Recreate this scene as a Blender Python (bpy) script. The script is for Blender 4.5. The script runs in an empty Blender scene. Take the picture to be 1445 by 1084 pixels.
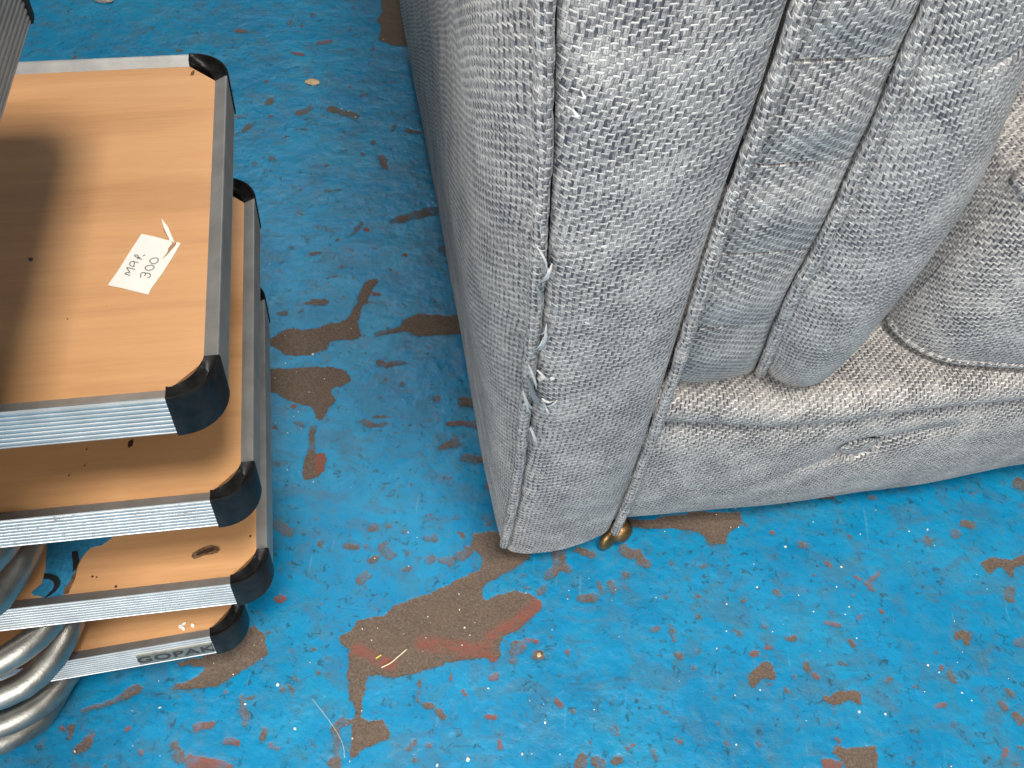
import bpy, bmesh, math, random
import numpy as np
from mathutils import Vector, Matrix

random.seed(7)
rng = np.random.default_rng(11)
scn = bpy.context.scene
COL = scn.collection
R = math.radians

# ------------------------------------------------------------------ camera
H = 0.865
FPX, PITCH, ROLL, CX, CY = 1450.0, R(51.891), R(4.6315), 722.5, 542.0
c_, s_ = math.cos(PITCH), math.sin(PITCH)
FW = np.array([0, c_, -s_]); UP = np.array([0, s_, c_]); RT = np.array([1.0, 0, 0])
R2 = math.cos(ROLL) * RT + math.sin(ROLL) * UP
U2 = math.cos(ROLL) * UP - math.sin(ROLL) * RT
CAM = np.array([0, 0, H])
cd = bpy.data.cameras.new('camera')
cam = bpy.data.objects.new('camera', cd); COL.objects.link(cam)
M = Matrix.Identity(4)
for k in range(3):
    M[k][0] = R2[k]; M[k][1] = U2[k]; M[k][2] = -FW[k]; M[k][3] = CAM[k]
cam.matrix_world = M
cd.sensor_fit = 'HORIZONTAL'; cd.sensor_width = 36.0
cd.lens = 36.0 * FPX / 1445.0
cd.clip_start = 0.02; cd.clip_end = 60
scn.camera = cam

# ------------------------------------------------------------------ light
w = bpy.data.worlds.new('World'); scn.world = w; w.use_nodes = True
bg = w.node_tree.nodes['Background']
bg.inputs[0].default_value = (0.93, 0.96, 1.0, 1); bg.inputs[1].default_value = 0.06
def area(name, loc, target, sx, sy, power, colour):
    l = bpy.data.lights.new(name, 'AREA'); l.shape = 'RECTANGLE'; l.size = sx; l.size_y = sy
    l.energy = power; l.color = colour
    o = bpy.data.objects.new(name, l); COL.objects.link(o)
    o.location = loc
    o.rotation_euler = (Vector(target) - Vector(loc)).to_track_quat('-Z', 'Y').to_euler()
    return o
area('ceiling_light', (0.34, -0.62, 3.05), (0.0, 0.5, 0.2), 0.6, 0.6, 102, (1.0, 0.95, 0.88))
area('door_daylight', (-0.95, -2.4, 1.7), (0.0, 0.5, 0.3), 2.4, 1.6, 150, (1.0, 0.99, 0.97))
area('window_daylight', (-0.98, 3.3, 3.4), (-0.2, 0.75, 0.0), 0.8, 1.5, 22, (0.92, 0.97, 1.0))

scn.view_settings.view_transform = 'Standard'
scn.view_settings.look = 'None'
scn.view_settings.exposure = 0.0
scn.view_settings.gamma = 1.0
scn.view_settings.use_curve_mapping = False

# ------------------------------------------------------------------ pixel -> point helpers (pixels of the 1445 x 1084 photograph)
def ray(u, v): return FW + R2 * ((u - CX) / FPX) - U2 * ((v - CY) / FPX)
def at_z(u, v, z):
    d = ray(u, v); return CAM + d * ((z - H) / d[2])
def on_plane(u, v, P0, n):
    d = ray(u, v); return CAM + d * (np.dot(P0 - CAM, n) / np.dot(d, n))

# ------------------------------------------------------------------ node helper
class NT:
    def __init__(s, name):
        s.m = bpy.data.materials.new(name); s.m.use_nodes = True
        s.t = s.m.node_tree; s.t.nodes.clear()
        s.out = s.t.nodes.new('ShaderNodeOutputMaterial')
    def n(s, typ, ins=None, **props):
        nd = s.t.nodes.new(typ)
        for k, v in props.items(): setattr(nd, k, v)
        for k, v in (ins or {}).items():
            if hasattr(v, 'is_linked') or hasattr(v, 'node'): s.t.links.new(v, nd.inputs[k])
            else: nd.inputs[k].default_value = v
        return nd
    def math(s, op, a, b=None, c=None, clamp=False):
        ins = {0: a}
        if b is not None: ins[1] = b
        if c is not None: ins[2] = c
        return s.n('ShaderNodeMath', ins, operation=op, use_clamp=clamp).outputs[0]
    def mix(s, fac, a, b, blend='MIX'):
        nd = s.n('ShaderNodeMix', None, data_type='RGBA', blend_type=blend)
        for i, v in ((0, fac), (6, a), (7, b)):
            if hasattr(v, 'node'): s.t.links.new(v, nd.inputs[i])
            else: nd.inputs[i].default_value = v if i == 0 else (tuple(v) + (1,))[:4]
        return nd.outputs[2]
    def mixf(s, fac, a, b):
        nd = s.n('ShaderNodeMix', None, data_type='FLOAT')
        for i, v in ((0, fac), (2, a), (3, b)):
            if hasattr(v, 'node'): s.t.links.new(v, nd.inputs[i])
            else: nd.inputs[i].default_value = v
        return nd.outputs[0]
    def noise(s, vec, scale, detail=3, rough=0.55, dist=0.0):
        return s.n('ShaderNodeTexNoise', {'Vector': vec, 'Scale': scale, 'Detail': detail, 'Roughness': rough, 'Distortion': dist}).outputs['Fac']
    def ramp(s, fac, stops):
        nd = s.n('ShaderNodeValToRGB', {0: fac})
        el = nd.color_ramp.elements
        while len(el) < len(stops): el.new(0.5)
        for e, (p, c) in zip(el, stops):
            e.position = p; e.color = (c, c, c, 1) if isinstance(c, (int, float)) else tuple(c) + (1,)
        return nd.outputs[0]
    def step(s, x, lo, hi):
        return s.n('ShaderNodeMapRange', {0: x, 1: lo, 2: hi, 3: 0.0, 4: 1.0}, interpolation_type='SMOOTHSTEP').outputs[0]
    def scale(s, vec, xyz): return s.n('ShaderNodeVectorMath', {0: vec, 1: xyz}, operation='MULTIPLY').outputs[0]
    def bump(s, h, dist, strength=1.0, normal=None):
        ins = {'Height': h, 'Distance': dist, 'Strength': strength}
        if normal is not None: ins['Normal'] = normal
        return s.n('ShaderNodeBump', ins).outputs[0]
    def done(s, **ins):
        b = s.n('ShaderNodeBsdfPrincipled', {k.replace('_', ' '): v for k, v in ins.items()})
        s.t.links.new(b.outputs[0], s.out.inputs[0]); return s.m
    def obj(s): return s.n('ShaderNodeTexCoord').outputs['Object']
    def uv(s): return s.n('ShaderNodeTexCoord').outputs['UV']

# ------------------------------------------------------------------ materials
def make_fabric(name, scale=0.75, tint=(1.035, 0.985, 0.935), slant=0.0):
    """warp-faced twill: streaky grey warp strands crossed by short pale weft dashes that step down to the right."""
    t = NT(name); uv = t.uv()
    def wobble(sc, amp, det):
        n_ = t.n('ShaderNodeTexNoise', {'Vector': uv, 'Scale': sc, 'Detail': det}).outputs['Color']
        n_ = t.n('ShaderNodeVectorMath', {0: n_, 1: (0.5, 0.5, 0.5)}, operation='SUBTRACT').outputs[0]
        return t.scale(n_, (amp, amp, 0))
    p = uv
    for sc, amp, det in ((14.0, 0.010, 2.0), (330.0, 0.0011, 1.0), (1100.0, 0.0007, 1.0)):
        p = t.n('ShaderNodeVectorMath', {0: p, 1: wobble(sc, amp, det)}, operation='ADD').outputs[0]
    sp = t.n('ShaderNodeSeparateXYZ', {0: p})
    x = t.math('MULTIPLY', sp.outputs[0], 1 / (0.0043 * scale))
    yv_ = sp.outputs[1]
    if slant: yv_ = t.math('MULTIPLY_ADD', sp.outputs[0], slant, yv_)
    y = t.math('MULTIPLY', yv_, 1 / (0.0082 * scale))
    c = t.math('FLOOR', x); fx = t.math('FRACT', x)
    rc = t.n('ShaderNodeTexWhiteNoise', {1: c}, noise_dimensions='1D').outputs[0]
    ys = t.math('ADD', t.math('MULTIPLY_ADD', c, 0.6, y), t.math('MULTIPLY', rc, 0.10))
    r = t.math('FLOOR', ys); fy = t.math('FRACT', ys)
    def dome(f, pw):
        a = t.math('ABSOLUTE', t.math('MULTIPLY_ADD', f, 2.0, -1.0))
        return t.math('SUBTRACT', 1.0, t.math('POWER', t.math('MINIMUM', a, 1.0), pw))
    def rnd(a, b, z):
        v_ = t.n('ShaderNodeCombineXYZ', {0: a, 1: b, 2: z}).outputs[0]
        return t.n('ShaderNodeTexWhiteNoise', {0: v_}, noise_dimensions='3D').outputs[0]
    blot = t.noise(uv, 26.0, 3, 0.6)
    # main pale dash and a greyer one half a period lower
    inx = t.math('MULTIPLY', t.math('GREATER_THAN', fx, 0.02), t.math('LESS_THAN', fx, 0.98))
    d1 = t.math('MULTIPLY', t.math('LESS_THAN', fy, 0.20), inx)
    d2 = t.math('MULTIPLY', t.math('MULTIPLY', t.math('GREATER_THAN', fy, 0.50), t.math('LESS_THAN', fy, 0.66)), t.math('GREATER_THAN', fx, 0.40))
    h1 = t.math('MULTIPLY', dome(t.math('MULTIPLY', fy, 5.0), 2.2), dome(fx, 5.0))
    h2 = t.math('MULTIPLY', dome(t.math('MULTIPLY', t.math('SUBTRACT', fy, 0.50), 6.25), 2.2), dome(t.math('MULTIPLY', t.math('SUBTRACT', fx, 0.34), 1.515), 4.0))
    # warp strands, three to a column
    x3 = t.math('MULTIPLY', fx, 2.6); k3 = t.math('FLOOR', x3); f3 = t.math('FRACT', x3)
    half = t.math('GREATER_THAN', fy, 0.58)
    rk = t.math('MULTIPLY_ADD', r, 2.0, half)
    rp = rnd(t.math('MULTIPLY_ADD', c, 3.0, k3), rk, 9.0)
    fw = t.math('MULTIPLY', t.math('SUBTRACT', fy, 0.20), 1.25, clamp=True)
    hp = t.math('MULTIPLY', dome(f3, 2.2), t.math('MULTIPLY_ADD', dome(fw, 5.0), 0.7, 0.3))
    sv_ = t.n('ShaderNodeCombineXYZ', {0: t.math('MULTIPLY', x, 5.2), 1: t.math('MULTIPLY', ys, 0.9), 2: 0.0}).outputs[0]
    streak = t.noise(sv_, 1.3, 3, 0.7)
    sw_ = t.n('ShaderNodeCombineXYZ', {0: t.math('MULTIPLY', x, 1.0), 1: t.math('MULTIPLY', ys, 9.0), 2: 4.0}).outputs[0]
    streak2 = t.noise(sw_, 1.0, 2, 0.6)
    rightmost = t.math('MULTIPLY', t.math('GREATER_THAN', fx, 0.66), t.math('LESS_THAN', fy, 0.52))
    mp = t.math('ADD', t.math('MULTIPLY', rp, 0.34), t.math('MULTIPLY_ADD', streak, 1.15, -0.26))
    mp = t.math('ADD', mp, t.math('MULTIPLY_ADD', blot, 1.0, -0.49))
    mp = t.math('MULTIPLY_ADD', rightmost, 0.22, mp)
    mp = t.math('MULTIPLY_ADD', t.math('LESS_THAN', fx, 0.40), -0.17, mp)
    cp = t.ramp(mp, [(0.20, (0.042, 0.048, 0.062)), (0.38, (0.172, 0.172, 0.184)), (0.60, (0.325, 0.328, 0.328)), (0.95, (0.58, 0.572, 0.555))])
    mw = t.math('ADD', t.math('MULTIPLY', rnd(c, r, 3.0), 0.5), t.math('MULTIPLY_ADD', streak2, 0.6, t.math('MULTIPLY_ADD', blot, 0.5, -0.28)))
    cw = t.ramp(mw, [(0.1, (0.30, 0.302, 0.304)), (0.5, (0.49, 0.486, 0.475)), (0.9, (0.70, 0.685, 0.66))])
    mw2 = t.math('ADD', t.math('MULTIPLY', rnd(c, r, 5.0), 0.6), t.math('MULTIPLY', streak2, 0.5))
    cw2 = t.ramp(mw2, [(0.2, (0.15, 0.156, 0.168)), (0.55, (0.27, 0.273, 0.275)), (0.9, (0.46, 0.452, 0.44))])
    colr = t.mix(d2, cp, cw2); colr = t.mix(d1, colr, cw)
    h = t.mixf(d2, t.math('MULTIPLY', hp, 0.8), h2); h = t.mixf(d1, h, h1)
    gap = t.step(h, 0.0, 0.30)
    colr = t.mix(gap, (0.075, 0.082, 0.095), colr)
    lint = t.step(t.noise(uv, 190.0, 2, 0.5, 1.0), 0.725, 0.765)
    colr = t.mix(lint, colr, (0.72, 0.71, 0.69))
    colr = t.mix(1.0, colr, tint, 'MULTIPLY')
    fuzz = t.noise(p, 2600.0, 2, 0.6)
    hh = t.math('ADD', t.math('MULTIPLY_ADD', fuzz, 0.3, h), t.math('MULTIPLY', streak, 0.9))
    nb = t.bump(hh, 0.0007, 0.5)
    return t.done(Base_Color=colr, Roughness=0.9, Specular_IOR_Level=0.18, Normal=nb, Sheen_Weight=0.12, Sheen_Roughness=0.5)

FAB = make_fabric('fabric_twill')
FAB_BAND = make_fabric('fabric_twill_band', 0.84)
FAB_CUSH = make_fabric('fabric_twill_cushion', 0.78)
FAB_CORD = make_fabric('fabric_cord', 0.76, slant=0.5)

def make_laminate():
    t = NT('beech_laminate'); o = t.obj()
    g = t.n('ShaderNodeSeparateXYZ', {0: o})
    st = t.n('ShaderNodeCombineXYZ', {0: t.math('MULTIPLY', g.outputs[0], 3.0), 1: t.math('MULTIPLY', g.outputs[1], 34.0), 2: 0.0}).outputs[0]
    n1 = t.noise(st, 1.0, 4, 0.55, 0.6)
    st2 = t.n('ShaderNodeCombineXYZ', {0: t.math('MULTIPLY', g.outputs[0], 22.0), 1: t.math('MULTIPLY', g.outputs[1], 420.0), 2: 2.0}).outputs[0]
    n2 = t.noise(st2, 1.0, 3, 0.6)
    c = t.ramp(t.math('ADD', t.math('MULTIPLY', n1, 0.75), t.math('MULTIPLY', n2, 0.25)),
               [(0.3, (0.465, 0.235, 0.10)), (0.5, (0.575, 0.305, 0.138)), (0.7, (0.65, 0.365, 0.172))])
    flk = t.step(t.noise(t.scale(o, (60, 700, 1)), 1.0, 2, 0.5), 0.62, 0.75)
    c = t.mix(t.math('MULTIPLY', flk, 0.12), c, (0.34, 0.15, 0.05))
    dirt = t.step(t.noise(o, 21.0, 4, 0.65, 0.4), 0.60, 0.78)
    c = t.mix(t.math('MULTIPLY', dirt, 0.22), c, (0.27, 0.15, 0.075))
    scuff = t.step(t.noise(t.scale(o, (130, 60, 1)), 1.0, 3, 0.6), 0.72, 0.78)
    c = t.mix(t.math('MULTIPLY', scuff, 0.35), c, (0.25, 0.15, 0.09))
    r = t.math('MULTIPLY_ADD', t.noise(o, 60, 3), 0.2, 0.36)
    return t.done(Base_Color=c, Roughness=r, Specular_IOR_Level=0.35, Normal=t.bump(n2, 0.0001, 0.5))
LAM = make_laminate()

def make_alu(name, dirty):
    t = NT(name); o = t.obj()
    br = t.noise(t.scale(o, (6, 6, 900)), 1.0, 3, 0.6)
    bl = t.noise(o, 45.0, 4, 0.6)
    c = t.ramp(bl, [(0.3, (0.45, 0.45, 0.44)), (0.7, (0.60, 0.60, 0.585))])
    grim = t.step(t.noise(t.scale(o, (170, 170, 420)), 1.0, 4, 0.65), 0.67 - dirty * 0.13, 0.78 - dirty * 0.12)
    area_ = t.step(t.noise(o, 16.0, 2), 0.52, 0.60)
    rust = t.math('MULTIPLY', grim, t.mixf(dirty, t.math('MULTIPLY', area_, 0.5), 0.62))
    c = t.mix(rust, c, (0.19, 0.125, 0.085))
    mt = t.math('SUBTRACT', 0.72, t.math('MULTIPLY', rust, 0.6))
    r = t.math('MULTIPLY_ADD', br, 0.16, 0.33)
    r = t.math('ADD', r, t.math('MULTIPLY', rust, 0.4))
    return t.done(Base_Color=c, Metallic=mt, Roughness=r, Normal=t.bump(bl, 0.0002, 0.4))
ALU = make_alu('ribbed_aluminium', 0.0)
ALU_DIRTY = make_alu('ribbed_aluminium_rusty', 0.75)

def make_rubber():
    t = NT('black_plastic'); o = t.obj()
    n1 = t.noise(o, 160, 4, 0.6)
    c = t.ramp(t.noise(o, 70, 4, 0.65), [(0.35, (0.005, 0.0055, 0.006)), (0.75, (0.020, 0.019, 0.018))])
    worn = t.step(t.noise(o, 330, 3, 0.6), 0.68, 0.78)
    c = t.mix(t.math('MULTIPLY', worn, 0.3), c, (0.16, 0.15, 0.14))
    return t.done(Base_Color=c, Roughness=t.math('MULTIPLY_ADD', n1, 0.25, 0.27), Specular_IOR_Level=0.2, Normal=t.bump(n1, 0.0006, 0.5))
RUB = make_rubber()

def make_tube():
    t = NT('galvanised_tube'); o = t.obj()
    bl = t.noise(o, 38.0, 4, 0.6)
    c = t.ramp(bl, [(0.3, (0.29, 0.275, 0.245)), (0.65, (0.43, 0.41, 0.37))])
    dk = t.step(t.noise(o, 95.0, 4, 0.7), 0.66, 0.75)
    c = t.mix(t.math('MULTIPLY', dk, 0.8), c, (0.10, 0.075, 0.05))
    return t.done(Base_Color=c, Metallic=t.math('SUBTRACT', 0.95, t.math('MULTIPLY', dk, 0.6)), Roughness=t.math('MULTIPLY_ADD', bl, 0.2, 0.34), Normal=t.bump(t.noise(o, 500, 2), 0.0003, 0.5))
TUBE = make_tube()

def plain(name, col, rough=0.6, metal=0.0, scale=150, var=0.15, bumpd=0.0002):
    t = NT(name); o = t.obj(); n1 = t.noise(o, scale, 4, 0.6)
    lo = tuple(max(0, v * (1 - var)) for v in col); hi = tuple(min(1, v * (1 + var)) for v in col)
    return t.done(Base_Color=t.ramp(n1, [(0.3, lo), (0.7, hi)]), Roughness=rough, Metallic=metal, Normal=t.bump(n1, bumpd, 0.5))
PAPER = plain('label_paper', (0.78, 0.77, 0.71), 0.75, 0, 90, 0.04)
INK = plain('grey_pencil', (0.17, 0.155, 0.15), 0.8)
INKB = plain('black_marker', (0.01, 0.011, 0.013), 0.6)
BLUESTICK = plain('blue_sticker', (0.022, 0.20, 0.36), 0.55, 0, 300, 0.3)
BRASS = plain('aged_brass', (0.24, 0.14, 0.055), 0.42, 0.85, 240, 0.35, 0.0004)
PLATE = plain('nameplate_metal', (0.30, 0.28, 0.24), 0.5, 0.7, 200, 0.25)
PLATEINK = plain('nameplate_print', (0.035, 0.032, 0.028), 0.6)
STAIN = plain('brown_stain', (0.14, 0.075, 0.035), 0.75, 0, 420, 0.6, 0.0006)
STAIND = plain('dark_spot', (0.05, 0.018, 0.008), 0.6)
WHITEDROP = plain('white_paint_drop', (0.75, 0.74, 0.70), 0.6)
TEAR = plain('torn_paper_edge', (0.36, 0.19, 0.11), 0.8)
CRUMB = plain('pale_crumb', (0.72, 0.70, 0.64), 0.8, 0, 400, 0.2)
CRUMBB = plain('tan_crumb', (0.62, 0.45, 0.26), 0.8, 0, 400, 0.3)
STRAW = plain('dry_straw', (0.70, 0.63, 0.42), 0.6, 0, 300, 0.2)
LEAF = plain('green_sliver', (0.55, 0.55, 0.10), 0.6)
THREAD = plain('frayed_yarn', (0.46, 0.45, 0.435), 0.85, 0, 900, 0.3)
THREADD = plain('frayed_yarn_dark', (0.19, 0.195, 0.20), 0.85, 0, 900, 0.3)
LINING = plain('black_lining', (0.02, 0.02, 0.022), 0.9)

# ------------------------------------------------------------------ mesh helpers
def mesh_obj(name, verts, faces, mat=None, parent=None, smooth=False, loc=None):
    me = bpy.data.meshes.new(name)
    me.from_pydata([tuple(map(float, v)) for v in verts], [], faces); me.update()
    if mat: me.materials.append(mat)
    if smooth:
        me.polygons.foreach_set('use_smooth', [True] * len(me.polygons))
    o = bpy.data.objects.new(name, me); COL.objects.link(o)
    if parent: o.parent = parent
    if loc is not None: o.location = loc
    return o
def tag(o, label=None, cat=None, group=None, kind=None):
    if label: o['label'] = label
    if cat: o['category'] = cat
    if group: o['group'] = group
    if kind: o['kind'] = kind
    return o
def empty(name, loc, rz=0.0):
    o = bpy.data.objects.new(name, None); COL.objects.link(o)
    o.location = loc; o.rotation_euler = (0, 0, rz); o.empty_display_size = 0.05
    return o
def surf(name, P, UV=None, mat=None, parent=None, closed=False, flip=False, shift=None):
    P = np.asarray(P, float)
    if shift is not None: P = P - shift
    nu, nv = P.shape[:2]
    idx = np.arange(nu * nv).reshape(nu, nv)
    if closed: idx = np.vstack([idx, idx[:1]])
    q = np.stack([idx[:-1, :-1], idx[1:, :-1], idx[1:, 1:], idx[:-1, 1:]], -1).reshape(-1, 4)
    if flip: q = q[:, ::-1]
    o = mesh_obj(name, P.reshape(-1, 3), q.tolist(), mat, parent, True)
    if UV is not None:
        UV = np.asarray(UV, float)
        if closed: UV = np.concatenate([UV, UV[:1] + [[[UV[-1, 0, 0] - UV[-2, 0, 0] + UV[-1, 0, 0], 0]]]], 0)
        lu = np.arange((nu + (1 if closed else 0)) * nv).reshape(-1, nv)
        ql = np.stack([lu[:-1, :-1], lu[1:, :-1], lu[1:, 1:], lu[:-1, 1:]], -1).reshape(-1, 4)
        if flip: ql = ql[:, ::-1]
        me = o.data; uvl = me.uv_layers.new(name='UVMap')
        uvl.data.foreach_set('uv', UV.reshape(-1, 2)[ql.reshape(-1)].reshape(-1))
    return o
def arc_uv(P, u0=0.0, v0=0.0):
    """UV in metres: u along axis 0 (mean arc), v along axis 1."""
    P = np.asarray(P, float)
    du = np.linalg.norm(np.diff(P, axis=0), axis=2)
    dv = np.linalg.norm(np.diff(P, axis=1), axis=2)
    u = np.zeros(P.shape[:2]); v = np.zeros(P.shape[:2])
    u[1:] = np.cumsum(du, 0); v[:, 1:] = np.cumsum(dv, 1)
    u = u * 0.5 + 0.5 * u.mean(1, keepdims=True)
    v = v * 0.3 + 0.7 * v.mean(0, keepdims=True)
    return np.stack([u + u0, v + v0], -1)
def spline(pts, n):
    """Catmull-Rom through the points, n samples by even parameter."""
    p = np.asarray(pts, float)
    p = np.vstack([2 * p[0] - p[1], p, 2 * p[-1] - p[-2]])
    ts = np.linspace(0, len(p) - 3 - 1e-9, n)
    k = ts.astype(int); t = (ts - k)[:, None]
    a, b, c, d = p[k], p[k + 1], p[k + 2], p[k + 3]
    return 0.5 * (2 * b + (c - a) * t + (2 * a - 5 * b + 4 * c - d) * t ** 2 + (3 * b - a - 3 * c + d) * t ** 3)
def resample(p, n):
    p = np.asarray(p, float)
    L = np.concatenate([[0], np.cumsum(np.linalg.norm(np.diff(p, axis=0), axis=1))])
    q = np.linspace(0, L[-1], n)
    return np.stack([np.interp(q, L, p[:, k]) for k in range(p.shape[1])], -1)
def tube(name, pts, rad, mat, parent=None, nseg=12, caps=True, shift=None, uvscale=True):
    pts = np.asarray(pts, float)
    T = np.gradient(pts, axis=0); T /= np.linalg.norm(T, axis=1)[:, None]
    ref = np.array([0, 0, 1.0]) if abs(T[0][2]) < 0.9 else np.array([1.0, 0, 0])
    N = np.cross(T[0], ref); N /= np.linalg.norm(N)
    rad = np.broadcast_to(np.asarray(rad, float), (len(pts),))
    rings = []
    for k in range(len(pts)):
        N = N - T[k] * (N @ T[k]); N /= np.linalg.norm(N)
        B = np.cross(T[k], N)
        a = np.linspace(0, 2 * math.pi, nseg, endpoint=False)
        rings.append(pts[k] + rad[k] * (np.cos(a)[:, None] * N + np.sin(a)[:, None] * B))
    P = np.stack(rings, 1)      # nseg x n
    L = np.concatenate([[0], np.cumsum(np.linalg.norm(np.diff(pts, axis=0), axis=1))])
    UV = np.stack(np.broadcast_arrays((np.arange(nseg) * 2 * math.pi * rad.mean() / nseg)[:, None], L[None, :]), -1)
    o = surf(name, P, UV, mat, parent, closed=True, shift=shift)
    if caps:
        bm = bmesh.new(); bm.from_mesh(o.data); bm.verts.ensure_lookup_table()
        n = len(pts)
        for k in (0, n - 1):
            try: bm.faces.new([bm.verts[s * n + k] for s in range(nseg)])
            except ValueError: pass
        bmesh.ops.recalc_face_normals(bm, faces=bm.faces)
        bm.to_mesh(o.data); bm.free()
    return o
def vnoise(x, y, seed):
    """smooth value noise on arrays"""
    xi = np.floor(x).astype(np.int64); yi = np.floor(y).astype(np.int64)
    fx = x - xi; fy = y - yi
    fx = fx * fx * (3 - 2 * fx); fy = fy * fy * (3 - 2 * fy)
    def h(a, b):
        n = (a * 374761393 + b * 668265263 + seed * 974711) & 0x7fffffff
        n = ((n ^ (n >> 13)) * 1274126177) & 0x7fffffff
        return ((n ^ (n >> 16)) & 0xffff) / 65535.0
    return (h(xi, yi) * (1 - fx) + h(xi + 1, yi) * fx) * (1 - fy) + (h(xi, yi + 1) * (1 - fx) + h(xi + 1, yi + 1) * fx) * fy
def fbm(x, y, seed, octv=4):
    s = 0; a = 0.5
    for k in range(octv):
        s = s + a * vnoise(x * 2 ** k, y * 2 ** k, seed + k * 17); a *= 0.5
    return s / (1 - 0.5 ** octv) - 0.5
def add_poly(bm_verts, bm_faces, pts):
    k = len(bm_verts); bm_verts += pts; bm_faces.append(list(range(k, k + len(pts))))

# ------------------------------------------------------------------ floor
# worn places traced on the floor: (zoom origin x, y, scale, list of shapes)
Z4 = (0, 764, 3.388); Z6 = (300, 780, 3.565); Z7 = (650, 780, 3.565); Z8 = (1045, 784, 3.6125)
ZR = (1000, 600, 3.189); ZG = (360, 500, 3.6125); ZU = (360, 260, 4.17); ZT = (360, 0, 4.17); ZA = (0, 0, 3.388); ZC = (640, 500, 3.189)
def full(z, pts): return [(z[0] + x / z[2], z[1] + y / z[2]) for x, y in pts]
BARE = []      # polygons in floor metres
def poly(z, pts): BARE.append(('p', [at_z(u, v, 0)[:2] for u, v in full(z, pts)]))
CAPS = []      # capsules: a, b, r, redness, strength
def cap(z, r, *pts, red=0.0, st=1.0):
    pp = full(z, pts)
    if len(pp) == 1: pp = pp * 2
    for a, b in zip(pp[:-1], pp[1:]):
        A, B = at_z(*a, 0), at_z(*b, 0)
        t = np.dot(A - CAM, FW)
        CAPS.append((A[:2], B[:2], r / z[2] / FPX * t * 1.05, red, st))
big = full(Z6, [(640, 420), (690, 400), (720, 345), (850, 325), (920, 270), (1000, 230), (1180, 170), (1230, 130), (1340, 90)]) \
    + full(Z7, [(110, 45), (105, 10), (60, -30), (60, -90), (330, -120), (400, -40), (350, 10), (320, 50), (250, 80), (150, 135), (110, 175), (110, 215), (135, 240), (190, 215), (260, 195), (340, 210), (400, 240), (405, 270), (360, 330), (300, 370), (220, 430), (200, 480), (210, 525), (165, 560), (130, 535), (60, 540), (0, 540)]) \
    + full(Z6, [(1180, 545), (1160, 575), (1080, 590), (1000, 610), (930, 630), (850, 610), (780, 625), (770, 690), (755, 760), (750, 830), (800, 850), (850, 830), (895, 900), (880, 940), (800, 970), (740, 1000), (700, 1040), (690, 1000), (705, 900), (715, 800), (690, 700), (685, 600), (690, 480), (650, 460)])
BARE.append(('p', [at_z(u, v, 0)[:2] for u, v in big]))
poly(Z4, [(960, 560), (1080, 450), (1200, 410), (1260, 450), (1285, 530), (1210, 590), (1150, 630), (1040, 690), (900, 700), (820, 712), (830, 690), (930, 650), (985, 610), (860, 592), (840, 570)])
cap(Z4, 12, (390, 810), (480, 790), (580, 745)); cap(Z4, 24, (600, 735), (645, 715))
cap(Z4, 15, (1162, 740), (1170, 880)); cap(Z4, 15, (345, 880), (335, 930)); cap(Z4, 24, (370, 1000), (410, 965)); cap(Z4, 15, (940, 895), (1010, 880), red=.5)
cap(Z4, 14, (1262, 900), (1250, 940)); cap(Z4, 16, (1080, 962), (1140, 968), red=.5); cap(Z4, 11, (1280, 970), (1330, 987), red=1); cap(Z4, 18, (832, 975), (850, 1040))
cap(Z4, 28, (910, 1050), (1080, 1090), red=.9); cap(Z4, 11, (440, 935), red=1); cap(Z4, 10, (600, 905), (620, 900), red=1); cap(Z4, 14, (676, 1010), red=1); cap(Z4, 20, (1325, 268), (1345, 275), red=1); cap(Z4, 10, (1075, 720), red=1); cap(Z4, 16, (190, 975), st=.7)
cap(Z6, 26, (745, 140), (775, 112)); cap(Z6, 22, (640, 860), (690, 852)); cap(Z6, 14, (615, 890), (628, 960), (620, 1084)); cap(Z6, 28, (615, 1050)); cap(Z6, 15, (570, 782)); cap(Z6, 14, (535, 600)); cap(Z6, 12, (430, 640))
cap(Z6, 17, (1075, 765), (1105, 770)); cap(Z6, 19, (1145, 800), (1160, 812)); cap(Z6, 16, (985, 990), (1015, 955)); cap(Z6, 15, (1083, 965), red=.6); cap(Z6, 9, (1262, 700), (1275, 715), red=1); cap(Z6, 8, (1198, 622), (1205, 640), red=1); cap(Z6, 12, (975, 85), (985, 85)); cap(Z6, 12, (360, 680), st=.8); cap(Z6, 10, (505, 940), st=.7); cap(Z6, 12, (1040, 650), (1045, 740), st=.7); cap(Z6, 14, (1020, 1052), st=.8)
cap(Z6, 9, (545, 250), red=1)
cap(Z7, 21, (610, 230), (672, 222)); cap(Z7, 19, (830, 115)); cap(Z7, 17, (750, 160), (768, 192)); cap(Z7, 12, (825, 175)); cap(Z7, 9, (690, 160), (708, 200), st=.8); cap(Z7, 20, (893, -5), (905, 40), (935, 62)); cap(Z7, 26, (480, 5), (500, 55), (455, 108)); cap(Z7, 18, (500, 70), (540, 85)); cap(Z7, 30, (500, -40)); cap(Z7, 13, (390, 198), (415, 185)); cap(Z7, 26, (275, 490), (300, 470)); cap(Z7, 12, (325, 445), (385, 442), red=.9)
cap(Z7, 28, (396, 512)); cap(Z7, 20, (270, 540), st=.8); cap(Z7, 15, (540, 504), red=.7); cap(Z7, 16, (482, 740), (500, 762), red=.7); cap(Z7, 15, (565, 795)); cap(Z7, 20, (775, 885), (790, 900), st=.65); cap(Z7, 30, (605, 1045), (605, 1065)); cap(Z7, 22, (685, 1055), (710, 1070)); cap(Z7, 20, (775, 1040), (795, 1030)); cap(Z7, 10, (975, 1000), (985, 1035)); cap(Z7, 13, (1095, 515), (1108, 530)); cap(Z7, 12, (1060, 370), (1070, 440), st=.7); cap(Z7, 14, (965, 393), (990, 388)); cap(Z7, 12, (1128, 405))
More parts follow.
